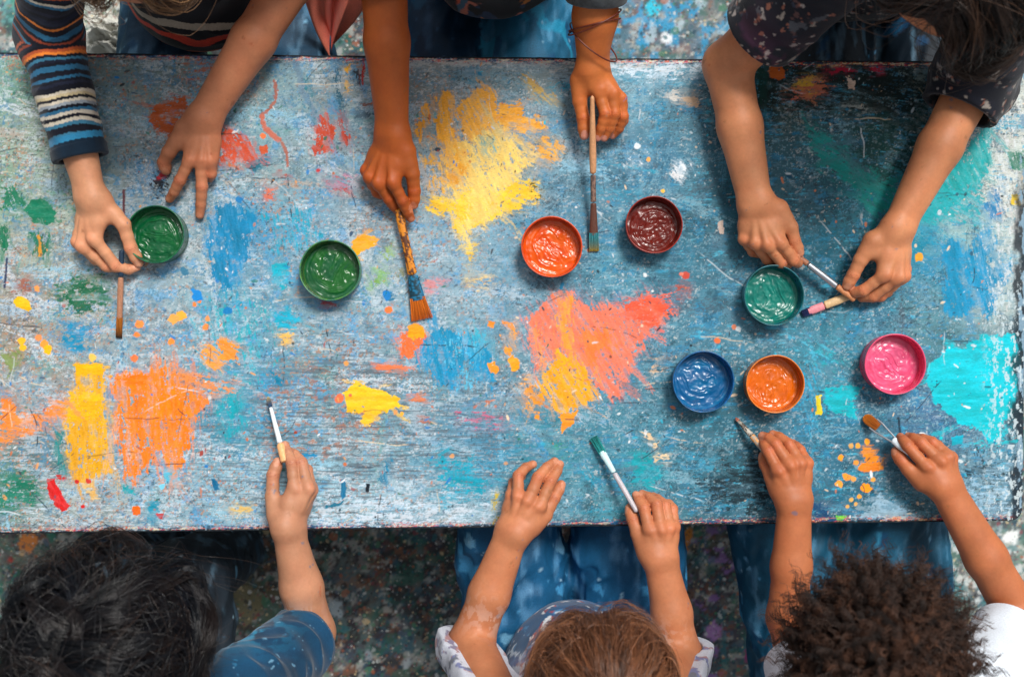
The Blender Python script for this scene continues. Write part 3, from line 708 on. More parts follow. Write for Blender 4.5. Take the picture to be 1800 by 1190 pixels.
        mul = node(nt, 'ShaderNodeMath', operation='MULTIPLY'); mul.inputs[1].default_value = th*2.2; l(sep.outputs[0], mul.inputs[0])
        lt = node(nt, 'ShaderNodeMath', operation='LESS_THAN'); l(vo.outputs['Distance'], lt.inputs[0]); l(mul.outputs[0], lt.inputs[1])
        gt = node(nt, 'ShaderNodeMath', operation='GREATER_THAN'); gt.inputs[1].default_value = .38; l(sep.outputs[2], gt.inputs[0])
        am = node(nt, 'ShaderNodeMath', operation='MULTIPLY'); l(lt.outputs[0], am.inputs[0]); l(gt.outputs[0], am.inputs[1])
        am2 = node(nt, 'ShaderNodeMath', operation='MULTIPLY'); am2.inputs[1].default_value = amt; l(am.outputs[0], am2.inputs[0])
        cr = node(nt, 'ShaderNodeValToRGB'); cr.color_ramp.interpolation = 'CONSTANT'
        pal = [(20,26,30),(150,160,160),(30,100,110),(90,96,92),(160,90,60),(18,60,80),(196,200,198),(60,120,90),(24,28,32),(120,60,70),(70,90,110),(200,180,140)]
        els = cr.color_ramp.elements
        while len(els) < len(pal): els.new(.5)
        for i, c in enumerate(pal): els[i].position = i/len(pal); els[i].color = (*lin(c), 1)
        l(sep.outputs[1], cr.inputs[0])
        mx = node(nt, 'ShaderNodeMix', data_type='RGBA'); l(am2.outputs[0], mx.inputs[0]); l(cur, mx.inputs[6]); l(cr.outputs[0], mx.inputs[7])
        cur = mx.outputs[2]
    l(cur, b.inputs['Base Color']); b.inputs['Roughness'].default_value = .7
    n3 = node(nt, 'ShaderNodeTexNoise', in_Scale=200.0, in_Detail=5.0); l(tc.outputs['Object'], n3.inputs['Vector'])
    bp = node(nt, 'ShaderNodeBump', in_Strength=.6, in_Distance=.003); l(n3.outputs['Fac'], bp.inputs['Height']); l(bp.outputs['Normal'], b.inputs['Normal'])
    F = grid_faces(*U.shape)
    o = mesh_obj('ground', np.stack([X, Y, Z], -1).reshape(-1, 3), F, m, None, C.reshape(-1, 3))
    o['kind'] = 'structure'
# ------------------------------------------------------------------ smooth implicit bodies -> one continuous mesh (surface nets)
BIG = 1e3
def smin(a, b, k):
    if k <= 0: return np.minimum(a, b)
    h = np.maximum(k-np.abs(a-b), 0)/k
    return np.minimum(a, b)-h*h*k*.25
class Cone:
    def __init__(s, a, b, ra, rb):
        s.a = np.asarray(a, float); s.b = np.asarray(b, float); s.ra = ra; s.rb = rb
    def ev(s, p):
        # p is (3, N) float32
        ba = s.b-s.a; il = 1/(ba@ba+1e-12)
        ax, ay, az = map(float, s.a); bx, by, bz = map(float, ba)
        x = p[0]-ax; y = p[1]-ay; z = p[2]-az
        t = x*(bx*il)+y*(by*il)+z*(bz*il); np.minimum(t, 1, out=t); np.maximum(t, 0, out=t)
        x -= t*bx; y -= t*by; z -= t*bz
        x *= x; y *= y; z *= z; x += y; x += z; np.sqrt(x, out=x)
        t *= (s.rb-s.ra); x -= t; x -= s.ra
        return x
    def full(s, p): s.cv = s.ev(p); return s.cv
    def f(s, p, i, R): return s.ev(p)
    def box(s): return np.minimum(s.a-s.ra, s.b-s.rb), np.maximum(s.a+s.ra, s.b+s.rb)
class Ell:
    def __init__(s, c, M, r): s.c = np.asarray(c, float); s.M = np.asarray(M, float); s.r = np.asarray(r, float)
    def ev(s, p):
        q = s.M@(p-s.c[:, None]); r = s.r[:, None]
        k0 = np.sqrt(((q/r)**2).sum(0)); k1 = np.sqrt(((q/r**2)**2).sum(0))
        return k0*(k0-1)/(k1+1e-9)
    def full(s, p): s.cv = s.ev(p); return s.cv
    def f(s, p, i, R): return s.ev(p)
    def box(s): m = s.r.max(); return s.c-m, s.c+m
class U_:
    def __init__(s, k, ch): s.k = k; s.ch = ch
    def full(s, p):
        r = s.ch[0].full(p)
        for c in s.ch[1:]: r = smin(r, c.full(p), s.k)
        s.cv = r; return r
    def f(s, p, i, R):
        m = min(c.cv[i] for c in s.ch)+R+s.k
        r = None
        for c in s.ch:
            if c.cv[i]-R > m: continue
            d = c.f(p, i, R); r = d if r is None else smin(r, d, s.k)
        return r
    def box(s):
        b = [c.box() for c in s.ch]; return np.min([x[0] for x in b], 0), np.max([x[1] for x in b], 0)
class Sub:
    def __init__(s, a, b, k=.002): s.a = a; s.b = b; s.k = k
    def full(s, p): s.cv = -smin(-s.a.full(p), s.b.full(p), s.k); return s.cv
    def f(s, p, i, R):
        if s.b.cv[i] > R+s.k+.01: return s.a.f(p, i, R)
        return -smin(-s.a.f(p, i, R), s.b.f(p, i, R), s.k)
    def box(s): return s.a.box()
class Cut:      # keep the side where (p-o).n < 0
    def __init__(s, a, o, n, k=.003): s.a = a; s.o = np.asarray(o, float); n = np.asarray(n, float); s.n = n/np.linalg.norm(n); s.k = k
    def full(s, p): s.cv = -smin(-s.a.full(p), -(s.n@(p-s.o[:, None])), s.k); return s.cv
    def f(s, p, i, R): return -smin(-s.a.f(p, i, R), -(s.n@(p-s.o[:, None])), s.k)
    def box(s): return s.a.box()
class Disp:
    def __init__(s, a, fn): s.a = a; s.fn = fn
    def full(s, p): s.cv = s.a.full(p)-s.fn(p.T); return s.cv
    def f(s, p, i, R): return s.a.f(p, i, R)-s.fn(p.T)
    def box(s): lo, hi = s.a.box(); return lo-.02, hi+.02

def surface(nd, h, B=20, project=True, margin=.004):
    lo, hi = nd.box(); lo = lo-h*3; hi = hi+h*3
    nb = np.ceil((hi-lo)/(h*B)).astype(int)
    I, J, K = np.meshgrid(*[np.arange(n) for n in nb], indexing='ij')
    bi = np.stack([I, J, K], -1).reshape(-1, 3)
    cen = lo+(bi+.5)*B*h
    R0 = B*h*.5*math.sqrt(3)
    d = nd.full(cen.T)
    keep = np.abs(d) < R0*1.12+margin
    bi = bi[keep]; cen = cen[keep]; nd.full(cen.T)
    R = R0*1.06+.002
    dims = nb*B+2
    ar = np.arange(B+1)
    gi, gj, gk = np.meshgrid(ar, ar, ar, indexing='ij')
    off = np.stack([gi, gj, gk], -1).reshape(-1, 3)
    VV = []; KK = []; QQ = []
    def key(c): return (c[..., 0].astype(np.int64)*(dims[1]+2)+c[..., 1])*(dims[2]+2)+c[..., 2]
    corners = np.array([[x, y, z] for x in (0, 1) for y in (0, 1) for z in (0, 1)])
    edges = [(a, b) for a in range(8) for b in range(a+1, 8) if abs(corners[a]-corners[b]).sum() == 1]
    for n in range(len(bi)):
        g0 = bi[n]*B
        pts = np.ascontiguousarray((lo+(g0+off)*h).T, dtype=np.float32)
        D = nd.f(pts, n, R).reshape(B+1, B+1, B+1)
        if D.min() > 0 or D.max() < 0: continue
        s = D < 0
        c8 = [s[x:B+x, y:B+y, z:B+z] for x, y, z in corners]
        cnt = sum(c.astype(np.int8) for c in c8)
        act = (cnt > 0) & (cnt < 8)
        idx = np.argwhere(act)
        if len(idx):
            vals = np.stack([D[idx[:, 0]+x, idx[:, 1]+y, idx[:, 2]+z] for x, y, z in corners], 1)
            acc = np.zeros((len(idx), 3)); w = np.zeros(len(idx))
            for a, b in edges:
                va, vb = vals[:, a], vals[:, b]; m = (va < 0) != (vb < 0)
                t = np.where(m, va/(va-vb+1e-20), 0)
                pt = corners[a]+(corners[b]-corners[a])*t[:, None]
                acc += pt*m[:, None]; w += m
            pos = lo+(g0+idx+acc/w[:, None])*h
            if project:
                e = h*.35
                pp = np.ascontiguousarray(pos.T); d0 = nd.f(pp, n, R)
                G = np.stack([nd.f(pp+np.eye(3)[:, q:q+1]*e, n, R)-d0 for q in range(3)], 1)/e
                g2 = (G*G).sum(1)
                stp = -(d0/np.maximum(g2, .25))[:, None]*G
                L = np.linalg.norm(stp, axis=1, keepdims=True); stp *= np.minimum(1, h*.6/np.maximum(L, 1e-9))
                pos = pos+stp
            VV.append(pos); KK.append(key(g0+idx+1))
        for ax in range(3):
            sl0 = [slice(0, B)]*3; sl1 = [slice(0, B)]*3; sl1[ax] = slice(1, B+1)
            A = s[tuple(sl0)]; Bq = s[tuple(sl1)]
            e = np.argwhere(A != Bq)
            if not len(e): continue
            inside = A[e[:, 0], e[:, 1], e[:, 2]]
            o1 = np.zeros(3, int); o2 = np.zeros(3, int); o1[(ax+1) % 3] = 1; o2[(ax+2) % 3] = 1
            c = g0+e+1
            q = np.stack([key(c), key(c-o1), key(c-o1-o2), key(c-o2)], 1)
            q[~inside] = q[~inside][:, ::-1]
            QQ.append(q)
    V = np.concatenate(VV); Kk = np.concatenate(KK); Q = np.concatenate(QQ)
    o = np.argsort(Kk); V = V[o]; Kk = Kk[o]
    ix = np.searchsorted(Kk, Q); ix = np.minimum(ix, len(Kk)-1)
    ok = (Kk[ix] == Q).all(1)
    F = ix[ok]
    return V, F
def nrm(v): v = np.asarray(v, float); return v/(np.linalg.norm(v)+1e-12)
def seg_t(V, a, b):
    ba = b-a; q = V-a; t = np.clip(q@ba/(ba@ba), 0, 1); d = np.linalg.norm(q-t[:, None]*ba, axis=1); return t, d
def path_s(V, pts):
    """arc length along polyline of nearest point, and distance"""
    best = np.full(len(V), 1e9); s = np.zeros(len(V)); L = 0
    for a, b in zip(pts[:-1], pts[1:]):
        t, d = seg_t(V, a, b); l = np.linalg.norm(b-a); m = d < best
        best[m] = d[m]; s[m] = L+t[m]*l; L += l
    return s, best

# ------------------------------------------------------------------ hands: joints read off as (photo u, photo v, height mm)
FR = {'index': (8.7, 8.5, 7.4, 6.3), 'middle': (8.9, 8.7, 7.5, 6.4), 'ring': (8.5, 8.2, 7.1, 6.1), 'pinky': (7.6, 7.1, 6.2, 5.4)}
def j(p): return P(p[0], p[1], p[2]/1000.)
def fill(ch):
    """a finger given as 3 joints gets its distal joint interpolated"""
    ch = [j(c) for c in ch]
    if len(ch) == 3:
        m = ch[1]*.42+ch[2]*.58; m[2] += .002; ch = [ch[0], ch[1], m, ch[2]]
    return ch
def hand_nodes(hd, sc=1.0, pts3d=None):
    """returns (palm, fingers, wrist, joints)"""
    W = j(hd['wrist']); fs = {}
    for n in ('index', 'middle', 'ring', 'pinky'): fs[n] = fill(hd[n])
    th = [j(c) for c in hd['thumb']]
    if hd.get('xf'): 
        X = hd['xf']; W = X(W); fs = {n: [X(p) for p in c] for n, c in fs.items()}; th = [X(p) for p in th]
    lat = fs['index'][0]-fs['pinky'][0]; fwd = nrm((fs['index'][0]+fs['ring'][0])/2-W)
    lat = nrm(lat-fwd*(lat@fwd)); up = nrm(np.cross(lat, fwd)); up = up if up[2] > 0 else -up
    palm = []
    for i, n in enumerate(('index', 'middle', 'ring', 'pinky')):
        base = W+lat*(.0085*(1.2-i*.8))*sc+fwd*.006
        k = fs[n][0]
        mid = base*.45+k*.55-up*.0035
        rk = (10.2, 10.4, 9.9, 9.2)[i]*.001*sc
        palm += [Cone(base, mid, .0145*sc, .0118*sc), Cone(mid, k-up*.001, .0118*sc, rk)]
    pal = U_(.008, palm)
    kn = U_(.004, [Cone(fs[n][0]+up*.0034, fs[n][0]+up*.0024+(fs[n][1]-fs[n][0])*.12, FR[n][0]*.00088*sc, FR[n][0]*.00088*sc) for n in fs])
    ten = U_(.003, [Cone(W*.5+fs[n][0]*.5+up*.0076*sc, fs[n][0]*.96+W*.04+up*.0084*sc, .0022*sc, .0034*sc) for n in ('index', 'middle', 'ring')])
    pal = U_(.005, [U_(.006, [pal, ten]), kn])
    # soft heel + thumb mound
    th_n = [Cone(W+lat*.006*sc+fwd*.004, th[0], .0145*sc, .0135*sc), Cone(th[0], th[1], .0130*sc, .0104*sc)]
    pal = U_(.009, [pal]+th_n)
    web = Cone(th[0]*.45+th[1]*.55, fs['index'][0]*.6+W*.4-up*.004, .0085*sc, .0085*sc)
    pal = U_(.010, [pal, web])
    chains = []
    for n, c in fs.items():
        r = [x*.001*sc for x in FR[n]]
        seg = [Cone(c[0], c[0]*.5+c[1]*.5, r[0], r[0]*.93), Cone(c[0]*.5+c[1]*.5, c[1], r[0]*.93, r[1]),
               Cone(c[1], c[1]*.5+c[2]*.5, r[1], r[1]*.9), Cone(c[1]*.5+c[2]*.5, c[2], r[1]*.9, r[2]), Cone(c[2], c[3], r[2], r[3])]
        chains.append(U_(.0025, seg))
    thc = U_(.003, [Cone(th[1], th[1]*.5+th[2]*.5, .0103*sc, .0090*sc), Cone(th[1]*.5+th[2]*.5, th[2], .0090*sc, .0093*sc), Cone(th[2], th[2]*.4+th[3]*.6, .0093*sc, .0088*sc), Cone(th[2]*.4+th[3]*.6, th[3], .0088*sc, .0072*sc)])
    fing = U_(.0009, chains+[thc])
    kn_pts = [c[0]+up*.006 for c in fs.values()]+[c[1]+np.array([0, 0, .006]) for c in fs.values()]+[th[2]+np.array([0, 0, .006])]
    tips = []
    for n, c in fs.items():
        ax = nrm(c[3]-c[2]); upz = nrm(np.array([0, 0, 1.])-ax*ax[2]); tips.append((c[3]+ax*.0008, ax, upz, FR[n][3]*.001*sc))
    ax = nrm(th[3]-th[2]); side = hd.get('thumb_nail', (0, 0, 1)); upz = nrm(np.array(side, float)-ax*np.dot(ax, side)); tips.append((th[3]+ax*.0008, ax, upz, .0074*sc))
    crs = [(c[k], nrm(c[k+1]-c[k-1])) for c in fs.values() for k in (1, 2)]+[(th[2], nrm(th[3]-th[1]))]
    return pal, fing, W, lat, up, kn_pts, (tips, crs)

def head_nodes(c, f, u):
    f = nrm(f); u = nrm(u-f*np.dot(u, f)); x = np.cross(f, u)
    L = lambda a, b, g: c+x*a+f*b+u*g
    M = np.stack([x, f, u])
    sk = U_(.02, [Ell(L(0, -.004, .008), M, (.071, .086, .076)), Cone(L(0, .03, -.03), L(0, .052, -.078), .050, .024),
                  Cone(L(.032, .045, -.035), L(-.032, .045, -.035), .026, .026), Cone(L(.03, .062, .022), L(-.03, .062, .022), .016, .016)])
    nose = U_(.006, [Cone(L(0, .080, .002), L(0, .097, -.026), .0065, .0085), Cone(L(.010, .084, -.031), L(-.010, .084, -.031), .0065, .0065)])
    lips = U_(.003, [Cone(L(.015, .076, -.052), L(0, .083, -.050), .0035, .0052), Cone(L(-.015, .076, -.052), L(0, .083, -.050), .0035, .0052), Cone(L(.012, .075, -.058), L(-.012, .075, -.058), .0055, .0055)])
    face = Sub(sk, U_(.002, [Cone(L(s*.031, .089, -.005), L(s*.031, .094, -.006), .0125, .014) for s in (-1, 1)]), .012)
    lids = U_(.001, [Ell(L(s*.031, .067, -.006), M, (.0155, .0125, .0125)) for s in (-1, 1)])
    ears = U_(.004, [U_(.004, [Cone(L(s*.070, -.006, -.002), L(s*.078, -.016, .010), .006, .0055), Cone(L(s*.078, -.016, .010), L(s*.080, -.018, -.006), .0055, .005), Cone(L(s*.080, -.018, -.006), L(s*.070, -.006, -.030), .005, .005)]) for s in (-1, 1)])
    return U_(.005, [U_(.008, [face, nose, lips]), lids, ears]), L, M

def skin_color(V, base, joints, tips, crs, head=None, hairc=None, brow=None):
    b = lin(base)
    n = fbm3(V, 30., 1, 3)[:, None]; n2 = fbm3(V, 220., 4, 2)[:, None]
    C = b*(.76+.48*n)*(1+(fbm3(V, 55., 14, 3)[:, None]-.5)*np.array([.10, .26, .30]))*(1+(n2-.5)*.10)*np.array([1, .98, .96])
    for q in joints:
        w = np.exp(-((V-q)**2).sum(1)/(.0085**2))[:, None]*.75
        C = C*(1-w*np.array([.0, .20, .22]))*(1+w*.16)
    for q, ax in crs:                       # skin creases over the finger joints
        d = V-q; near = ((d**2).sum(1) < .013**2)
        a = d[near]@ax; wv = (vn2(d[near, 0]*900, d[near, 1]*900, 2)-.5)*.0012
        m = np.zeros(len(V))
        m[near] = sum(np.exp(-((a+wv-o)/.00055)**2)*k for o, k in ((-.0026, .7), (0., 1.), (.0025, .7)))*(d[near, 2] > .001)
        C = C*(1-.42*np.clip(m, 0, 1)[:, None]*np.array([.7, 1, 1]))
    for q, ax, up, r in tips:
        d = V-q; a = d@ax; h = d@up; s2 = np.abs(d@np.cross(ax, up))
        w = np.exp(-(d**2).sum(1)/(.012**2))[:, None]*.5
        C = C*(1-w*np.array([0, .16, .14]))
        e = ((a-.0)/(r*1.05))**2+(s2/(r*.74))**2
        nail = ((e < 1) & (h > r*.42) & ((d**2).sum(1) < (2.4*r)**2)).astype(float)[:, None]*.7
        C = C*(1-nail)+nail*(b*.75+lin((225, 170, 150))*.32)
    # smudges of paint on the hands and wrists
    lo = (V[:, 2] < .09) & (V[:, 2] > .004)
    n3 = fbm3(V, 95., 9, 4); sel = fbm3(V, 20., 12, 2)
    for a, rgb in ((.44, (44, 104, 140)), (.50, (176, 84, 44)), (.56, (150, 96, 60))):
        m = (lo*sstep(.71, .75, n3)*sstep(a-.05, a-.03, sel)*sstep(a+.03, a, sel)*.5)[:, None]
        C = C*(1-m)+m*lin(rgb)
    if head is not None:
        c, M, pts_hair = head
        q = (V-c)@M.T
        hd = (np.linalg.norm(q, axis=1) < .13)
        # cheeks, lips, brows, lashes, scalp
        lip = hd*np.exp(-((q[:, 0]/.016)**2+((q[:, 2]+.054)/.006)**2))*(q[:, 1] > .06)
        C = C*(1-lip[:, None]*.6)+lip[:, None]*.6*lin((176, 84, 78))
        for s in (-1, 1):
            br = hd*(np.exp(-(((q[:, 0]-s*.031)/.017)**4+((q[:, 2]-.020+((q[:, 0]-s*.031)*8)**2*.02)/.0032)**2)))*(q[:, 1] > .05)
            la = hd*(np.exp(-(((q[:, 0]-s*.031)/.0135)**4+((q[:, 2]+.013-((q[:, 0]-s*.031)*10)**2*.02)/.0018)**2)))*(q[:, 1] > .05)
            m = np.clip(br*.8+la, 0, 1)[:, None]; C = C*(1-m)+m*lin(hairc)*.6
        sc = hd & ((q[:, 2] > .066-(q[:, 1] < .03)*.05) | (q[:, 1] < .005)) & (q[:, 2]-q[:, 1]*.9 > -.035)
        m = sc.astype(float)[:, None]; C = C*(1-m)+m*lin(hairc)
    return np.clip(C, 0, 1)

# ------------------------------------------------------------------ hair: real strands (thin three-sided tubes)
def tubes(pts, rad, sides=3):
    """pts (n,m,3), rad (n,m)"""
    n, m, _ = pts.shape
    T = np.gradient(pts, axis=1); T /= np.linalg.norm(T, axis=2, keepdims=True)+1e-12
    ref = np.tile(np.array([.31, .52, .79]), (n, 1))[:, None, :]
    A = np.cross(T, np.broadcast_to(ref, T.shape)); A /= np.linalg.norm(A, axis=2, keepdims=True)+1e-12
    B = np.cross(T, A)
    ang = np.arange(sides)*2*math.pi/sides
    V = pts[:, :, None, :]+rad[:, :, None, None]*(np.cos(ang)[None, None, :, None]*A[:, :, None, :]+np.sin(ang)[None, None, :, None]*B[:, :, None, :])
    V = V.reshape(-1, 3)
    base = (np.arange(n)*m*sides)[:, None, None]+(np.arange(m-1)*sides)[None, :, None]
    k = np.arange(sides)[None, None, :]; k1 = (k+1) % sides
    F = np.stack([base+k, base+k1, base+k1+sides, base+k+sides], -1).reshape(-1, 4)
    return V, F
def hair(parent, c, M, crown, n, length, cols, seed, lift=1.06, wave=.006, clumps=220, thick=.00042, grav=.35, frontcut=.5, fly=.04, parting=None, steps=22, back=0.0, mat=None, name='hair', clumpk=.75, flare=.35, faceclear=.6, ftop=.62, facekill=False):
    r = np.random.default_rng(seed)
    R = np.array([.072, .087, .079]); off = np.array([0, -.004, .008])
    crown = nrm(crown)
    d = r.normal(size=(n*3, 3)); d /= np.linalg.norm(d, axis=1, keepdims=True)
    ok = (d[:, 2] > -.25) & ~((d[:, 1] > frontcut) & (d[:, 2] < ftop)) & ~((d[:, 1] > .15) & (d[:, 2] < .15))
    d = d[ok][:n]; n = len(d)
    g = M@np.array([0, 0, -1.])
    L = length*r.uniform(.75, 1.08, n); st = L/steps
    lf = lift+r.uniform(0, .05, n)+(lift-1)*r.uniform(0, .8, n)
    pos = d*R+off
    v = d-crown*(d@crown)[:, None]
    if parting is not None:
        side = np.sign(d[:, 0]-parting)
        v = v*.4+np.stack([side*1.0, np.full(n, .25), np.zeros(n)], 1)
    v = v/(np.linalg.norm(v, axis=1, keepdims=True)+1e-6)+np.array([0, -back, 0])
    v = v*.9+d*.1; v /= np.linalg.norm(v, axis=1, keepdims=True)
    ci = r.integers(0, n, clumps)
    near = np.argmin(((d[:, None, :]-d[ci][None])**2).sum(2), 1) if n*clumps < 6e6 else None
    phase = r.uniform(0, 6.28, clumps)[near]; amp = r.uniform(.5, 1.3, clumps)[near]; freq = r.uniform(.8, 1.3, clumps)[near]
    v = v+ (r.normal(size=(clumps, 3))*.16)[near]; flyer = r.random(n) < fly
    v[flyer] += r.normal(size=(flyer.sum(), 3))*.5
    pts = [pos]; hw = wave/.006
    for s in range(steps):
        v = v+g*grav*.55*np.where(flyer, .3, 1)[:, None]
        ql = (pos-off)/R; fm = sstep(.25, .6, ql[:, 1])*sstep(.9, .6, ql[:, 2])*faceclear
        v[:, 0] += np.where(ql[:, 0] >= 0, 1, -1)*fm
        v /= np.linalg.norm(v, axis=1, keepdims=True)
        pos = pos+v*st[:, None]
        tgt = 1+(lf-1)*min(1, (s+1)/5.)
        q = (pos-off)/R; e = np.linalg.norm(q, axis=1)/tgt
        fall = sstep(.05, .75, q@g)                     # below the widest part the strands may leave the head
        hi = 1+fall*flare+np.where(flyer, .14, .0)
        e2 = np.clip(e, 1, hi)
        pn = off+(pos-off)*(e2/np.maximum(e, .2))[:, None]
        m = e2 != e
        v[m] = (pn-pts[-1])[m]; v /= np.linalg.norm(v, axis=1, keepdims=True)+1e-9
        pos = pn; pts.append(pos)
    pts = np.stack(pts, 1)
    if facekill:
        ql = (pts-off)/R
        bad = ((ql[..., 1] > .55) & (np.abs(ql[..., 0]) < .62) & (ql[..., 2] < .62)).any(1) & (r.random(n) > .02)
    guide = pts[ci][near]
    t = np.linspace(0, 1, steps+1)[None, :, None]
    k = np.where(flyer, .1, clumpk)[:, None, None]*np.clip(t*2.2, 0, 1)**.8
    jit = r.normal(size=(n, 1, 3))*.0042*(.35+t)
    pts = pts*(1-k)+(guide+jit)*k
    wv = np.sin(t[..., 0]*freq[:, None]*9.5+phase[:, None])*wave*amp[:, None]*np.clip(t[..., 0]*3, 0, 1)
    wv2 = np.cos(t[..., 0]*freq[:, None]*7.7+phase[:, None]*1.7)*wave*amp[:, None]*np.clip(t[..., 0]*3, 0, 1)
    T = np.gradient(pts, axis=1); T /= np.linalg.norm(T, axis=2, keepdims=True)+1e-9
    out = (pts-off); out /= np.linalg.norm(out, axis=2, keepdims=True)+1e-9
    sd = np.cross(T, out)
    pts = pts+sd*wv[..., None]+out*(np.abs(wv2)*.7)[..., None]
    if facekill:
        ql = (pts-off)/R; bad |= ((ql[..., 1] > .62) & (np.abs(ql[..., 0]) < .60) & (ql[..., 2] < .60)).any(1) & (r.random(n) > .02)
        pts = pts[~bad]; near = near[~bad]; n = len(pts)
    W = c+pts@M
    rad = thick*(1-.75*np.linspace(0, 1, steps+1)[None, :]**2)*r.uniform(.7, 1.3, (n, 1))
    V, F = tubes(W, rad)
    cols = np.array([lin(x) for x in cols]); cw = r.dirichlet(np.ones(len(cols))*.55, clumps)@cols
    cc = cw[near]*r.uniform(.7, 1.3, (n, 1))
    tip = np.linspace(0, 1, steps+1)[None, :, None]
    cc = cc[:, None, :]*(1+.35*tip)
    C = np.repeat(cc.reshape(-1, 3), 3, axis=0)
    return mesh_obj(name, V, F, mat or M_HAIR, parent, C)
def afro(parent, c, M, n, rad_len, cols, seed):
    r = np.random.default_rng(seed)
    R = np.array([.072, .087, .079]); off = np.array([0, -.004, .008]); R2 = R
    d = r.normal(size=(n*2, 3)); d /= np.linalg.norm(d, axis=1, keepdims=True)
    ok = (d[:, 2] > -.45) & ~((d[:, 1] > .62) & (d[:, 2] < .45)); d = d[ok][:n]; n = len(d)
    nc = 2200; ci = r.integers(0, n, nc)
    near = np.empty(n, int)
    for a in range(0, n, 2000): near[a:a+2000] = np.argmin(((d[a:a+2000, None]-d[ci][None])**2).sum(2), 1)
    m = 46; t = np.linspace(0, 1, m)[None, :]
    cl = (rad_len*r.uniform(.72, 1.12, nc))[near]*r.uniform(.9, 1.05, n)
    dirv = d+(r.normal(size=(nc, 3))*.28)[near]; dirv /= np.linalg.norm(dirv, axis=1, keepdims=True)
    ax1 = np.cross(dirv, [.2, .5, .8]); ax1 /= np.linalg.norm(ax1, axis=1, keepdims=True); ax2 = np.cross(dirv, ax1)
    ph = r.uniform(0, 6.28, nc)[near]+r.normal(size=n)*.3; turns = r.uniform(4.5, 7.5, nc)[near]
    rr = (r.uniform(.0022, .0042, nc)[near])[:, None]*np.clip(t*4, 0, 1)
    root = d*R+off
    groot = (d[ci][near]*R+off)
    ks = np.clip(t*3, 0, 1)[..., None]*.6
    basep = root[:, None]*(1-ks)+groot[:, None]*ks
    base = basep+dirv[:, None]*(cl[:, None]*t)[..., None]
    a = ph[:, None]+t*turns[:, None]*6.28
    pts = base+ax1[:, None]*(rr*np.cos(a))[..., None]+ax2[:, None]*(rr*np.sin(a))[..., None]
    bend = (r.normal(size=(nc, 3))*.016)[near]
    pts = pts+bend[:, None]*(t**2)[..., None]+r.normal(size=(n, 1, 3))*.0012*t[..., None]
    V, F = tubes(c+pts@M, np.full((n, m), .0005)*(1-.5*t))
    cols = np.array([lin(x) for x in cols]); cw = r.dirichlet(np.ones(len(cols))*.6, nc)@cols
    cc = cw[near][:, None]*(.55+1.5*t[..., None]**2)*r.uniform(.8, 1.2, (n, 1, 1))  # dark core, lighter tips: the back-lit edge is put into the strand colour
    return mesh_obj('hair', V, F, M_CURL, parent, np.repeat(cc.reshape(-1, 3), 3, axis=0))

# ------------------------------------------------------------------ cloth helpers
def folds(amp, f, s, axis=None, stretch=3.0):
    """fold relief; axis = direction the folds run along"""
    ax = nrm(axis) if axis is not None else None
    def fn(p):
        q = p.copy()
        if ax is not None: q = q-np.outer(q@ax, ax)*(1-1/stretch)
        w = vn3(q[:, 0]*f*.6, q[:, 1]*f*.6, q[:, 2]*f*.6, s+1)
        a = vn3(q[:, 0]*f+w*2.2, q[:, 1]*f+w*2.2, q[:, 2]*f, s)
        b = vn3(q[:, 0]*f*2.3+w*3, q[:, 1]*f*2.3, q[:, 2]*f*2.3, s+3)
        return amp*((1-np.abs(a*2-1)*1.6)*.7+(b-.5)*.5)
    return fn
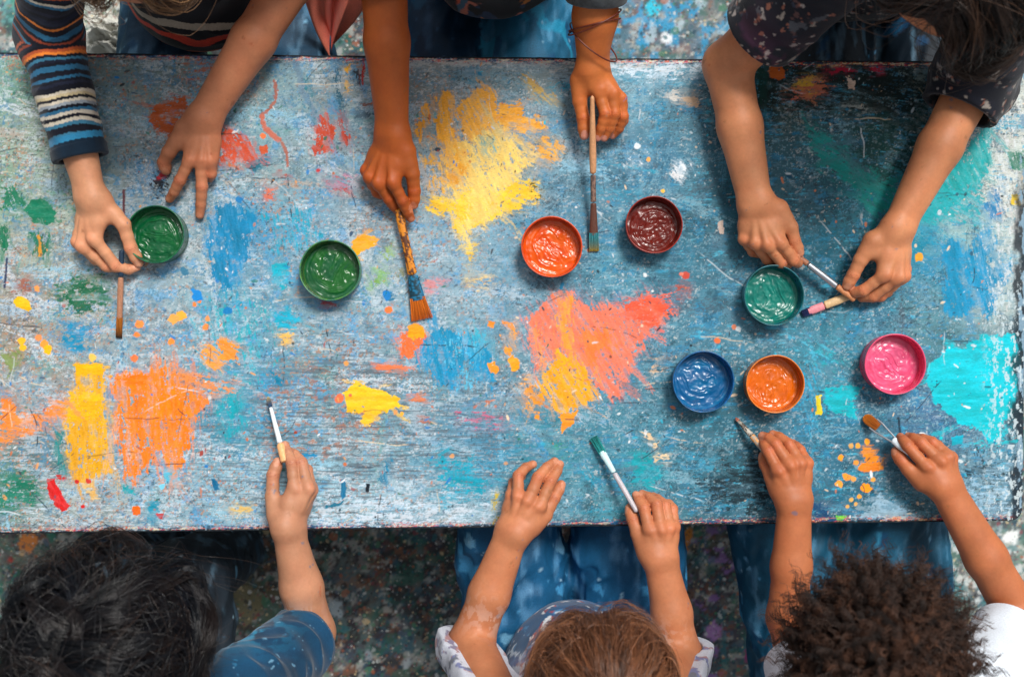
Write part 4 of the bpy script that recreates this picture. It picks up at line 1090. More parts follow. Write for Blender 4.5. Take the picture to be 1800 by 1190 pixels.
# ------------------------------------------------------------------ brushes
def brush(label, tip, end, parts, bristle, group='paint brushes'):
    """tip/end are world points; parts: list of (name, t0, t1, [(t, width, thick)...], colour or 'metal'); t runs 0 (bristle tip) .. 1 (handle end)"""
    tip = np.asarray(tip); end = np.asarray(end); ax = end-tip; Lb = np.linalg.norm(ax); d = ax/Lb
    sx = nrm(np.cross(d, [0, 0, 1.])); sy = np.cross(sx, d)
    root = empty('paint_brush', tuple(tip), label, 'paint brush', group)
    for nm, prof, rgb in parts:
        prof = np.array(prof, float); tt = np.linspace(prof[0, 0], prof[-1, 0], 60)
        w = np.interp(tt, prof[:, 0], prof[:, 1])/2000; th = np.interp(tt, prof[:, 0], prof[:, 2])/2000
        a = np.arange(20)*2*math.pi/20
        cap = np.clip(np.minimum(np.arange(60), 59-np.arange(60))/2., 0, 1)**.5
        w = w*np.clip(cap, .02, 1); th = th*np.clip(cap, .02, 1)
        c = tip+d*(tt*Lb)[:, None]
        V = c[None]+sx*(np.cos(a)[:, None]*w)[..., None]+sy*(np.sin(a)[:, None]*th)[..., None]
        V = V.reshape(-1, 3); F = grid_faces(20, 60, True)
        if isinstance(rgb, str): mesh_obj(nm, V, F, M_METAL, root)
        else:
            s = np.tile(tt*Lb, 20)
            if len(rgb) == 2 and not np.isscalar(rgb[0]):       # two tones, chipped
                n = fbm2(s*160, V@sx*500+9, 5, 4, .65)[:, None]; m = sstep(.47, .51, n)
                C = lin(rgb[0])*(1-m)+lin(rgb[1])*m
            else:
                n = fbm2(s*300, V@sx*900, 2, 3)[:, None]; C = lin(rgb)*(.75+.5*n)
            mesh_obj(nm, V, F, M_BRUSH, root, C)
    t0, w0, w1, th0, cols, shape = bristle
    r = np.random.default_rng(int(abs(tip[0])*1e4)); n = 260; m = 12
    q = r.uniform(-1, 1, (n*2, 2)); q = q[(q**2).sum(1) < 1][:n] if shape == 'round' else q[:n]*np.array([1, .9]); n = len(q)
    t = np.linspace(t0*1.12, 0, m)[None, :]; s = 1-t/t0
    s = np.clip(s, 0, 1)
    if shape == 'round': ww = w0+(w1-w0)*s; ww = ww*np.sqrt(np.clip(1-(s*.97)**3, .01, 1))
    elif shape == 'fan': ww = w0+(w1-w0)*np.sin(s*1.9)
    else: ww = w0+(w1-w0)*s
    th = th0*(1-.55*s)
    endt = t+np.where(s > .5, r.uniform(-.0, .05, (n, 1))*t0*s, 0)
    pts = tip+d*(endt*Lb)[..., None]+sx*(q[:, :1]*ww/2000)[..., None]+sy*(q[:, 1:]*th/2000)[..., None]
    pts = pts+r.normal(size=(n, 1, 3))*.0002*s[..., None]
    V, F = tubes(pts, np.full((n, m), .00033)*(1-.5*s))
    ca = lin(cols[0]); cb = lin(cols[1])
    C = (ca*(1-s[..., None]**2)+cb*s[..., None]**2)*r.uniform(.7, 1.25, (n, 1, 1))
    mesh_obj('bristles', V, F, M_BRIST, root, np.repeat(C.reshape(-1, 3), 3, axis=0))
    return root
def Z(u, v, z): return P(u, v, z/1000.)

# ------------------------------------------------------------------ paint pots
M_POT = mat_attr('glazed_pot', rough=.3, nscale=200, var=.12, bump=.12, spec=.5, rvar=.08)
M_WET = mat_attr('wet_paint', rough=.25, nscale=150, var=.06, bump=.05, spec=.4, coat=.1)
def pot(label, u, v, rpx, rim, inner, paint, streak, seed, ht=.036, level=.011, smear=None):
    c = P(u, v, ht); R = rpx*S*(H-ht)/H
    base = np.array([c[0], c[1], 0.0006])
    root = empty('paint_pot', tuple(base), label, 'paint pot', 'round pots of wet paint on the table')
    prof = [(.01, 0), (R*.90, 0), (R*.945, .0015), (R*.955, .006), (R*.935, .0075), (R*.955, .009), (R*.975, ht*.7), (R*.995, ht-.0025), (R, ht-.001), (R*.992, ht), (R*.975, ht+.0003), (R*.955, ht-.0006), (R*.945, ht-.003),
            (R*.93, ht*.6), (R*.915, level), (R*.90, level-.004), (.01, level-.005)]
    pr = np.array(prof); 
    # resample
    s = np.r_[0, np.cumsum(np.hypot(*np.diff(pr, axis=0).T))]; q = np.linspace(0, s[-1], 90)
    rr = np.interp(q, s, pr[:, 0]); zz = np.interp(q, s, pr[:, 1])
    n = 160; a = np.arange(n)*2*math.pi/n
    wob = 1+.006*np.sin(a*2+seed)+.004*np.sin(a*5+seed*2)
    X = rr[None]*np.cos(a)[:, None]*wob[:, None]; Y = rr[None]*np.sin(a)[:, None]*wob[:, None]; Zz = np.tile(zz, (n, 1))
    V = np.stack([X+base[0], Y+base[1], Zz+base[2]], -1).reshape(-1, 3)
    inside = (q > s[10])[None]*np.ones((n, 1)); 
    nz = fbm2(np.cos(a)[:, None]*6+seed+zz[None]*160, np.sin(a)[:, None]*6+zz[None]*300, seed, 4, .6)
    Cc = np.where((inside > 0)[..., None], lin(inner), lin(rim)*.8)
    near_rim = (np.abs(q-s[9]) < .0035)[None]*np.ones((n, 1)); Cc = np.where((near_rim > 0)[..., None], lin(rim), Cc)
    m = (sstep(.5, .56, nz+.16*sstep(ht*.75, level, Zz)*inside))[..., None]*np.maximum(inside, .35)[..., None]
    sm = lin(smear if smear else paint)
    Cc = Cc*(1-m*.8)+m*.8*sm
    Cc = Cc*(.8+.4*nz)[..., None]
    mesh_obj('pot', V, grid_faces(n, 90, True), M_POT, root, Cc.reshape(-1, 3))
    # paint: a disc with brush swirls in relief
    nr, na = 90, 200; r_ = np.linspace(.0, 1, nr); A, Q = np.meshgrid(np.arange(na)*2*math.pi/na, r_, indexing='ij')
    Rp = R*.925
    x = Q*np.cos(A); y = Q*np.sin(A)
    w = fbm2(x*2.2+seed, y*2.2+seed*3, seed, 3)-.5; w2 = fbm2(x*2.2+seed*5, y*2.2, seed+2, 3)-.5
    ang = seed*1.3; xr = x*math.cos(ang)+y*math.sin(ang)+w*.55; yr = -x*math.sin(ang)+y*math.cos(ang)+w2*.55
    ctr = fbm2(xr*7, yr*1.0+7, seed+4, 2, .4)
    swr = np.hypot(x+.12*math.cos(seed), y+.12*math.sin(seed*2))
    ring = fbm2(swr*8+w*2.0, np.cos(A-.3)*.7+5+seed, seed+5, 2, .4)
    mixr = sstep(.45, .75, swr+w*.6)
    hgt = ctr*(1-mixr)+ring*mixr
    ridge = 1-np.abs(hgt*2-1)*1.9
    hz = .0011*ridge*sstep(1.0, .8, Q)+.0030*(w+w2)+.0014*sstep(.85, 1, Q)
    Zp = level+.0012+hz*(1-.7*sstep(.9, 1, Q))
    V = np.stack([x*Rp+base[0], y*Rp+base[1], Zp+base[2]], -1).reshape(-1, 3)
    t = sstep(.42, .62, .6*hgt+.4*fbm2(x*3+9, y*3, seed+9, 3))[..., None]
    C = .85*(lin(paint)*(1-t*.6)+lin(streak)*t*.6)*(.8+.4*fbm2(x*4+3, y*4, seed+11, 3))[..., None]
    F = grid_faces(na, nr, True)[:, ::-1]
    F = F[~((F % nr) == 0).any(1)]
    V = np.concatenate([V]); 
    mesh_obj('paint', V, F, M_WET, root, C.reshape(-1, 3))
    return root

# ------------------------------------------------------------------ people
def arm_pt(sh, el, wr, t): return el+(sh-el)*(-t) if t < 0 else el+(wr-el)*t
def build_person(d):
    root = empty('person', tuple(np.array([*P(*d['at'], 0)[:2], FLOOR])), d['label'], 'person', None)
    hv = [hand_nodes(h, d.get('hs', 1)) for h in d['hands']]
    parts = []; arms = []
    ch, be, pe = d['chest'], d['belly'], d['pelvis']; cr, br, pr = d.get('tr', (.092, .098, .105))
    torso = [Cone(pe, be, pr, br), Cone(be, ch, br, cr)]
    jo = []; tips = []; crs = []
    for (pal, fg, W, lat, up, kn, tp), (el, sh, re) in zip(hv, d['arms']):
        jo += kn; tips += tp[0]; crs += tp[1]
        mid = el*.55+W*.45
        fa = [Cone(el, mid, re, re*.87), Cone(mid+lat*.004, W+lat*.0072, re*.82, .0172), Cone(mid-lat*.004, W-lat*.0072, re*.82, .0172),
              Cone(W+lat*.0072, W+lat*.0062+(W-mid)*.06, .0172, .016), Cone(W-lat*.0105+up*.006-nrm(W-mid)*.006, W-lat*.0105+up*.006, .0098, .0098)]
        ua = [Cone(el, sh, re*.98, .038), Cone(sh, ch+(sh-ch)*.35, .042, .055)]
        arms.append((sh, el, W, lat, re)); parts += [U_(.012, fa+ua)]
    hc, hf, hu = d['head']; hnode, L, M = head_nodes(hc, hf, hu)
    neck = Cone(L(0, -.02, -.05), ch+(hc-ch)*.30, .043, .05)
    body = U_(.012, [U_(.03, torso+[neck])]+parts+[x[0] for x in hv]+[hnode])
    body = U_(.0035, [body, U_(.0009, [x[1] for x in hv])])
    V, F = surface(body, .0017 if FINE else .003)
    C = skin_color(V, d['skin'], jo, tips, crs, (hc, M, None), d['haircap'])
    if d.get('skin_fn'): C = d['skin_fn'](V, C)
    mesh_obj('body', V, F, M_SKIN, root, C)
    # shirt
    infl = d.get('infl', .014)
    sl = []; subs = []
    for (sh, el, W, lat, re), (tc, rc, rs) in zip(arms, d['sleeves']):
        cp = arm_pt(sh, el, W, tc); dirn = nrm(el-sh) if tc <= 0 else nrm(W-el)
        if tc <= 0:
            cs = [Cone(ch+(sh-ch)*.4, sh, cr*.75, rs), Cone(sh, cp+dirn*.01, rs, rc)]
        else:
            cs = [Cone(ch+(sh-ch)*.4, sh, cr*.75, rs), Cone(sh, el, rs, (rs+rc)/2), Cone(el, cp+dirn*.01, (rs+rc)/2, rc)]
        n_ = Disp(U_(.02, cs), folds(d.get('famp', .006), d.get('ff', 24), 3, np.cross(dirn, [0, 0, 1.]), 2.5))
        n_ = Cut(n_, cp, dirn, .004)
        # turned hem at the cuff
        hem = Cut(Cut(Cone(cp-dirn*.03, cp+dirn*.01, rc+.0035, rc+.0035), cp+dirn*.001, dirn, .002), cp-dirn*.016, -dirn, .002)
        n_ = U_(.002, [n_, hem])
        t_arm = re*1.0 if tc <= 0.15 else re*(1-tc)+.025*tc
        inner = Cone(cp-dirn*.05, cp+dirn*.03, max(t_arm+.003, rc-.006), max(t_arm+.003, rc-.006))
        sl.append(Sub(n_, inner, .003))
    tor = Disp(U_(.03, [Cone(be, ch, br+infl, cr+infl), Cone(be, be+(pe-be)*d.get('hem', .35), br+infl, br+infl+.006), Cone(ch, ch+(hc-ch)*.2, .075, .055)]), folds(d.get('tamp', .008), 13, 5, None))
    tor = Sub(tor, Cone(ch+(hc-ch)*.22, hc, .05, .056), .004)
    shirt = U_(.012, [tor]+sl)
    V, F = surface(shirt, d.get('sh', .0028), margin=.012)
    C = d['shirt_col'](V, arms)
    mesh_obj('shirt', V, F, M_CLOTH, root, C)
    if d.get('legs'):
        lg = []
        for hip, kn, rh, rk in d['legs']:
            ank = np.array([kn[0], kn[1]-np.sign(d['face'])*0.0, FLOOR+.07])
            lg += [Cone(hip, kn, rh, rk), Cone(kn, ank, rk*.95, .05)]
        tro = Disp(U_(.012, [U_(.02, [Cone(d['legs'][0][0], d['legs'][1][0], .09, .09), Cone(pe, pe+np.array([0, 0, .04]), pr+.004, br+.004)])]+lg), lambda p: folds(.015, 12, 7, (0, 1, 0), 2.0)(p)+folds(.006, 36, 9, (.5, .8, 0), 2.5)(p))
        V, F = surface(tro, .005, margin=.014)
        mesh_obj('trousers', V, F, M_DENIM, root, d['leg_col'](V))
        for hip, kn, rh, rk in d['legs']:
            s = np.sign(d['face']); a = np.array([kn[0], kn[1]-s*.02, FLOOR+.045]); b = a+np.array([0, s*.13, -.012])
            sole = U_(.02, [Cone(a, b, .04, .033), Cone(a, a+np.array([0, 0, .03]), .04, .042)])
            V, F = surface(Cut(sole, a+np.array([0, 0, -.0435]), (0, 0, -1)), .004)
            mesh_obj('shoe', V, F, M_CLOTH, root, np.tile(lin((60, 62, 70)), (len(V), 1)))
    return root, arms, M, L
def speck(V, C, f, th, cols, s, k=.9):
    n = fbm3(V, f, s, 3); sel = vn3(V[:, 0]*f*.7, V[:, 1]*f*.7, V[:, 2]*f*.7, s+4)
    m = (sstep(th, th+.02, n)*k)[:, None]
    cc = np.array([lin(c) for c in cols]); idx = np.clip((sel*1.6-.3)*len(cols), 0, len(cols)-1).astype(int)
    return C*(1-m)+m*cc[idx]
def denim(rgb, paint=(60, 160, 210), amt=.62, dark=None):
    def fn(V):
        n = fbm3(V, 18., 3, 4)[:, None]; C = lin(rgb)*(.3+1.4*n)
        w_ = fbm3(V*np.array([3.2, .7, 1]), 30., 8, 3)[:, None]; C = C*(.75+.5*w_)+lin((110, 150, 176))*sstep(.56, .72, w_)*.35
        C = speck(V, C, 26., amt+.02, [paint, (20, 70, 110), (120, 180, 215)], 2, .7)
        C = speck(V, C, 110., .79, [(160, 200, 220), (80, 150, 195)], 6, .7)
        return C if dark is None else dark(V, C)
    return fn
# ------------------------------------------------------------------ the eleven visible hands
HD = dict(
h1=dict(wrist=(160,345,46), index=[(167,421,47),(204,468,27),(226,474,18),(240,470,14)], middle=[(146,433,40),(188,468,19),(204,470,12),(214,468,9)],
        ring=[(138,426,26),(168,456,12),(194,458,9)], pinky=[(140,412,18),(158,440,9),(182,447,8)], thumb=[(180,355,46),(217,395,43),(230,436,31),(244,462,20)]),
h2=dict(wrist=(360,206,34), index=[(333,283,31),(316,318,26),(306,338,17),(298,350,9)], middle=[(353,284,32),(355,329,24),(353,360,14),(351,378,8)],
        ring=[(369,284,29),(371,306,20),(368,312,11),(362,302,9)], pinky=[(374,276,22),(373,296,12),(368,294,8)], thumb=[(326,226,30),(297,268,24),(288,286,14),(292,300,9)]),
h3=dict(wrist=(690,234,50), index=[(692,322,50),(708,354,39),(717,374,28),(722,384,22)], middle=[(666,323,44),(684,350,30),(692,362,22),(698,370,16)],
        ring=[(650,312,37),(663,338,20),(676,345,12)], pinky=[(644,300,27),(654,326,13),(668,332,9)], thumb=[(713,266,50),(725,306,44),(728,336,34),(727,360,25)]),
h4=dict(wrist=(1041,118,52), index=[(1052,162,54),(1064,200,52),(1057,226,42),(1050,242,34)], middle=[(1076,167,53),(1080,200,50),(1072,226,38),(1062,242,30)],
        ring=[(1090,176,45),(1095,205,40),(1088,226,28),(1077,238,20)], pinky=[(1092,186,32),(1096,212,24),(1086,230,14)], thumb=[(1020,142,46),(1019,178,42),(1025,208,38),(1027,238,33)]),
h5=dict(wrist=(1327,355,46), index=[(1372,427,50),(1396,458,36),(1402,462,24),(1405,454,17)], middle=[(1349,430,50),(1374,461,31),(1384,464,18),(1390,460,11)],
        ring=[(1327,427,44),(1349,456,20),(1364,458,10)], pinky=[(1308,420,35),(1323,443,14),(1340,448,9)], thumb=[(1368,368,45),(1390,400,42),(1396,424,37),(1405,444,31)]),
h6=dict(wrist=(1579,399,46), index=[(1553,484,50),(1517,511,34),(1504,514,25),(1496,508,20)], middle=[(1577,488,47),(1534,521,24),(1516,522,14),(1508,516,10)],
        ring=[(1588,486,37),(1548,521,15),(1528,522,9)], pinky=[(1590,474,27),(1560,514,10),(1540,518,8)], thumb=[(1535,424,46),(1513,457,41),(1500,483,33),(1489,502,26)]),
h7=dict(wrist=(507,931,46), index=[(517,857,52),(513,814,48),(506,796,38),(501,782,30)], middle=[(541,857,50),(530,813,42),(518,799,30),(509,793,22)],
        ring=[(547,860,38),(540,826,25),(526,812,13)], pinky=[(545,868,26),(540,840,14),(527,826,9)], thumb=[(487,905,46),(479,872,43),(480,835,39),(488,812,36)]),
h8=dict(wrist=(900,937,46), index=[(949,890,52),(968,845,46),(979,828,37),(984,816,29)], middle=[(929,880,53),(946,839,48),(962,821,38),(975,811,29)],
        ring=[(911,871,47),(911,836,38),(924,822,29),(937,816,22)], pinky=[(899,870,34),(902,848,18),(918,838,10)], thumb=[(934,926,45),(958,906,40),(974,874,36),(986,852,30)], thumb_nail=(.7,0,.7)),
h9=dict(wrist=(1161,982,46), index=[(1141,931,52),(1132,893,46),(1124,880,36),(1118,870,28)], middle=[(1161,930,54),(1154,886,46),(1141,874,34),(1129,868,25)],
        ring=[(1176,927,48),(1169,888,36),(1156,877,24),(1148,872,17)], pinky=[(1185,926,41),(1183,894,30),(1176,885,20),(1167,882,13)], thumb=[(1136,968,42),(1121,937,39),(1113,913,34),(1107,893,27)], thumb_nail=(-.8,0,.5)),
h10=dict(wrist=(1397,882,46), index=[(1367,827,52),(1350,792,44),(1344,782,35),(1341,777,28)], middle=[(1388,817,55),(1363,780,45),(1350,770,34),(1340,766,26)],
        ring=[(1406,813,52),(1386,780,39),(1370,768,28),(1358,763,20)], pinky=[(1419,814,44),(1407,791,30),(1394,778,16)], thumb=[(1370,862,40),(1356,838,33),(1346,816,27),(1342,801,20)], thumb_nail=(-.8,0,.4)),
h11=dict(wrist=(1660,853,46), index=[(1629,821,52),(1595,783,44),(1587,773,36),(1583,768,30)], middle=[(1652,810,54),(1619,778,44),(1605,770,33),(1597,767,25)],
        ring=[(1665,802,48),(1638,777,35),(1622,771,25),(1612,769,17)], pinky=[(1672,804,38),(1648,782,23),(1628,773,11)], thumb=[(1622,846,42),(1597,824,37),(1583,807,31),(1575,793,25)], thumb_nail=(-.6,0,.6)),
)
def lap(src, du, dv, z, mirror=False):
    """a resting copy of a pose for a hand hidden below its owner"""
    d = dict(HD[src]); W0 = j(d['wrist']); W1 = P(du, dv, z)
    def xf(p):
        q = p-W0
        if mirror: q = q*np.array([-1, 1, 1])
        return W1+q
    d['xf'] = xf; return d

def flatcol(rgb, f=20, k=.35):
    def fn(V, arms):
        n = fbm3(V, f, 2, 3)[:, None]; return lin(rgb)*(1-k/2+k*n)
    return fn
STR = [(18,22,36),(232,130,52),(20,22,36),(210,200,182),(30,36,56),(52,116,146),(18,20,34),(206,196,180),(24,26,44),(44,104,140),(16,20,34),(196,92,52),(18,20,34),(150,160,170),(30,34,52),(208,190,150),(18,22,36),(150,66,44),(24,30,50),(60,120,150)]
def colA(V, arms):
    sh, el, W, _, _ = arms[0]
    s, dd = path_s(V, [sh, el, W]); wr = (fbm3(V, 16., 3, 2)-.5)*.026+(fbm3(V, 40., 6, 2)-.5)*.002
    t = (s+wr)/.0042
    idx = np.floor(t).astype(int)
    r = np.random.default_rng(4); seq = r.integers(0, len(STR), 400)
    base = np.array([lin(c) for c in STR])
    dark = (idx % 3 == 0)
    C = base[seq[idx % 400]]
    C[dark] = lin((17, 21, 34))
    cut = np.linalg.norm(el-sh)+.76*np.linalg.norm(W-el)
    C[(s > cut-.030) & (dd < .08)] = lin((46, 128, 170)); C[(s > cut-.021) & (dd < .08)] = lin((12, 34, 52))
    # torso: broad curved stripes
    tor = dd > .085
    c0 = P(300, -190, .2); q = V-c0; rad = np.linalg.norm(q*np.array([.8, 1, .4]), axis=1)+(fbm3(V, 9., 8, 3)-.5)*.05
    b = np.floor(rad/.0095).astype(int); seq2 = [0, 3, 0, 1, 0, 0, 4, 0, 3, 0, 2, 0, 0, 0]
    tb = np.array([lin((14,16,26)), lin((216,62,40)), lin((226,58,34)), lin((176,164,148)), lin((200,90,60))])
    C2 = tb[np.array(seq2)[b % 14]]
    C = np.where(tor[:, None], C2, C)
    return C*(.8+.4*fbm3(V, 90., 2, 2)[:, None])
def colB(V, arms):
    C = lin((22, 26, 32))*(.6+.8*fbm3(V, 14., 3, 3)[:, None])*np.ones(3)
    dd = np.minimum(path_s(V, arms[0][:3])[1], path_s(V, arms[1][:3])[1]); sl = dd < .06
    C[sl] = (lin((74, 80, 84))*(.5+1.0*fbm3(V, 240., 4, 2)[:, None]))[sl]
    D = speck(V, C, 24., .56, [(196,84,56),(60,96,120),(190,110,90),(40,60,90),(200,120,50)], 3)
    return np.where(sl[:, None], C, D)
def colC(V, arms):
    C = lin((20, 24, 36))*(.5+1.0*fbm3(V, 14., 3, 3)[:, None])*np.ones(3)
    C = speck(V, C, 70., .66, [(100,104,112),(120,84,80),(60,70,90)], 3, .5)
    C = speck(V, C, 120., .67, [(180,170,165),(160,100,80),(170,160,150)], 7, .7)
    cp = arm_pt(arms[0][0], arms[0][1], arms[0][2], -.3); w = np.exp(-((V-cp)**2).sum(1)/.05**2)
    m = (sstep(.44, .52, fbm3(V, 40., 9, 3))*w)[:, None]
    return C*(1-m*.8)+m*.8*lin((110, 44, 84))
def colD(V, arms):
    C = lin((14, 58, 88))*(.35+1.3*fbm3(V, 22., 3, 4)[:, None])
    q = V-P(405, 1085, .1); w = np.exp(-(q**2).sum(1)/.06**2)
    m = (sstep(.45, .55, fbm3(V*np.array([1, 3, 1]), 50., 4, 3))*w)[:, None]; C = C*(1-m)+m*lin((40, 160, 205))
    return speck(V, C, 110., .74, [(120,170,200),(50,120,160)], 5, .6)
def colE(V, arms):
    C = lin((198, 202, 214))*(.82+.3*fbm3(V, 20., 3, 3)[:, None])
    C = speck(V, C, 70., .56, [(96,84,120),(150,92,90),(80,90,150),(60,70,90)], 3, .8)
    dd = np.minimum(path_s(V, arms[0][:3])[1], path_s(V, arms[1][:3])[1])
    m = (sstep(.06, .08, dd))[:, None]
    D = lin((26, 84, 130))*(.4+1.2*fbm3(V, 26., 6, 3)[:, None]); D = speck(V, D, 75., .60, [(210,222,236),(60,130,180),(160,60,70),(225,228,232)], 8, .9)
    return C*(1-m)+m*D
def colF(V, arms):
    C = lin((214, 222, 232))*(.85+.25*fbm3(V, 16., 3, 3)[:, None]); return C
def skinB(V, C):
    # deeper tan on the arm at photo left, lighter hand at photo right
    m = sstep(.02, .12, V[:, 0])[:, None]
    return C*(1-m)*np.array([1, 1, 1])+m*C*np.array([1.28, 1.62, 2.3])
def skinA(V, C):
    m = sstep(P(250, 0, 0)[0], P(290, 0, 0)[0], V[:, 0])[:, None]
    return C*(1-m)+m*C*np.array([.74, .60, .54])
def paint_on(cen, rad, th, rgb, s, axis=None):
    def fn(V, C):
        q = V.copy()
        if axis is not None: q = q-np.outer(q@nrm(axis), nrm(axis))*.75
        w = np.exp(-((V-cen)**2).sum(1)/rad**2); m = (w*sstep(th, th+.03, fbm3(q, 130., s, 3)))[:, None]*.75
        return C*(1-m)+m*lin(rgb)
    return fn

def people():
    fu = lambda y, z: np.array([0, y, z])
    # A: striped sleeve, top left
    a, arms, M, L = build_person(dict(at=(330, -60), face=-1, label='child at top left in striped navy sweater, one hand on a brush, other spread flat', skin=(208,148,112),
        haircap=(110,84,62), hands=[HD['h1'], HD['h2']], arms=[(P(86,62,.062), P(96,-190,.26), .033), (P(516,-42,.07), P(440,-215,.26), .0345)],
        chest=P(290,-190,.15), belly=P(350,-52,-.07), pelvis=P(390,-80,-.26), head=(P(232,-122,.33), fu(-.62,-.78), fu(-.78,.62)),
        sleeves=[(.76,.0365,.047), (-.55,.05,.055)], shirt_col=colA, famp=.0045, ff=30, sh=.0019, hem=.2, skin_fn=skinA,
        legs=[(P(300,-70,-.27), P(285,130,-.2), .075,.06), (P(470,-60,-.25), P(520,140,-.2), .08,.064)], leg_col=denim((30,66,92), (50,110,150), .7)))
    cr = np.array([0, -.2, 1.0])
    hair(a, P(232,-122,.33), M, cr, 5200, .24, [(120,86,58),(70,50,38),(168,128,90),(92,70,54)], 11, lift=1.08, wave=.004, grav=.8, frontcut=.05, ftop=.86, fly=.07, faceclear=1.6, parting=0.0, facekill=True)
    # B: dark sleeves, top centre
    b, arms, M, L = build_person(dict(at=(865, -80), face=-1, label='child at top centre in dark printed shirt with grey sleeves, a brush in each hand', skin=(172,86,34),
        haircap=(30,24,20), hands=[HD['h3'], HD['h4']], arms=[(P(672,-62,.125), P(730,-240,.29), .0345), (P(1050,-42,.12), P(1005,-235,.29), .0345)],
        chest=P(865,-230,.18), belly=P(865,-112,-.03), pelvis=P(865,-120,-.24), head=(P(868,-300,.42), fu(-.62,-.78), fu(-.78,.62)),
        sleeves=[(.18,.040,.052), (.26,.040,.052)], shirt_col=colB, hem=.25, skin_fn=skinB, famp=.004,
        legs=[(P(788,-70,-.25), P(782,150,-.2), .085,.068), (P(925,-70,-.25), P(928,150,-.2), .088,.074)],
        leg_col=denim((34,104,140), (40,150,190), .56, lambda V, C: np.where((V[:, 0] < P(846,0,-.2)[0])[:, None], C*np.array([.22,.22,.28]), C))))
    hair(b, P(868,-300,.42), M, cr, 2500, .12, [(30,24,20),(50,38,30)], 12, frontcut=.4)
    # bracelet strings round the forearm
    sh, el, W, lat, re = arms[1]
    dirn = nrm(W-el); s1 = nrm(np.cross(dirn, [0, 0, 1.])); s2 = np.cross(s1, dirn); th = np.linspace(0, 2*math.pi, 80)
    pl = []
    for (t0, tilt, ph) in ((.50, .020, .3), (.53, .016, .9), (.72, -.024, .2)):
        c = el+(W-el)*t0; rr = re*(1-t0*.18)+.0012
        rad_l = (re*(1-.22*t0))+.0045
        pl.append(c+s1*(np.cos(th)*(rad_l+.0012))[:, None]+s2*(np.sin(th)*rad_l)[:, None]+dirn*(np.cos(th+ph)*tilt)[:, None])
    V, F = tubes(np.stack(pl), np.full((3, 80), .0012), 6)
    mesh_obj('bracelet', V, F, M_BRUSH, b, np.tile(lin((104,44,28)), (len(V), 1)))
    # C: dark floral shirt, top right
    c, arms, M, L = build_person(dict(at=(1560, -60), face=-1, label='dark-haired child bent over table at top right in dark flecked shirt, hands meeting', skin=(202,134,94),
        haircap=(34,26,22), hands=[HD['h5'], HD['h6']], arms=[(P(1279,114,.05), P(1490,-90,.25), .0345), (P(1712,142,.052), P(1800,-90,.25), .035)],
        chest=P(1640,-180,.16), belly=P(1515,-100,-.05), pelvis=P(1510,-110,-.25), head=(P(1695,-62,.36), nrm([-.30,-.55,-.78]), nrm([-.3,-.75,.62])),
        sleeves=[(-.31,.056,.060), (.2,.052,.062)], shirt_col=colC, famp=.006, infl=.012,
        legs=[(P(1440,-60,-.25), P(1450,150,-.2), .085,.07), (P(1600,-60,-.25), P(1625,150,-.2), .085,.07)],
        leg_col=denim((14,28,40), (30,90,130), .66)))
    hair(c, P(1695,-62,.36), M, np.array([.35, -.5, .9]), 9000, .28, [(22,20,20),(34,26,22),(96,66,46),(20,20,22),(46,34,28)], 13, lift=1.18, wave=.003, grav=.55, frontcut=.25, ftop=.80, fly=.05, clumps=260, back=.1, parting=.1, faceclear=1.4, facekill=True)
    # D: dark wavy hair, bottom left
    d, arms, M, L = build_person(dict(at=(230, 1290), face=1, label='child with dark wavy hair and wet blue shirt at bottom left, holding thin brush', skin=(184,130,100),
        haircap=(20,20,22), hands=[HD['h7'], lap('h7', 110, 1150, -.1, True)], arms=[(P(548,1112,-.005), P(425,1225,.17), .034), (P(20,1250,-.06), P(60,1250,.17), .035)],
        chest=P(240,1290,.10), belly=P(230,1290,-.08), pelvis=P(230,1290,-.25), head=(P(168,1142,.33), nrm([.25,.60,-.75]), nrm([.2,.75,.62])),
        sleeves=[(-.13,.050,.060), (-.2,.048,.058)], shirt_col=colD, famp=.007, ff=32,
        legs=[(P(170,1290,-.25), P(200,1000,-.22), .08,.065), (P(330,1290,-.25), P(330,1020,-.22), .08,.065)], leg_col=denim((40,50,60), (40,70,90), .7),
        skin_fn=paint_on(P(520,1090,.02), .028, .44, (214,206,206), 3, (0, 1, .3))))
    hair(d, P(168,1142,.33), M, np.array([-.10, -.25, 1.0]), 15000, .27, [(4,7,12),(9,16,26),(5,8,13),(36,27,24),(8,13,22)], 14, lift=1.19, wave=.015, grav=.42, frontcut=.62, fly=.06, clumps=170, clumpk=.88, thick=.00045, parting=-.2, flare=.28)  # bluish strand tones put the sheen into the hair colour
    hair(d, P(168,1142,.33), M, np.array([-.6, -.3, .8]), 110, .23, [(58,42,34),(30,24,22)], 24, lift=1.2, wave=.010, grav=.2, frontcut=.7, fly=.7, clumps=40, thick=.00032, clumpk=.4, flare=1.2, name='hair_wisps')
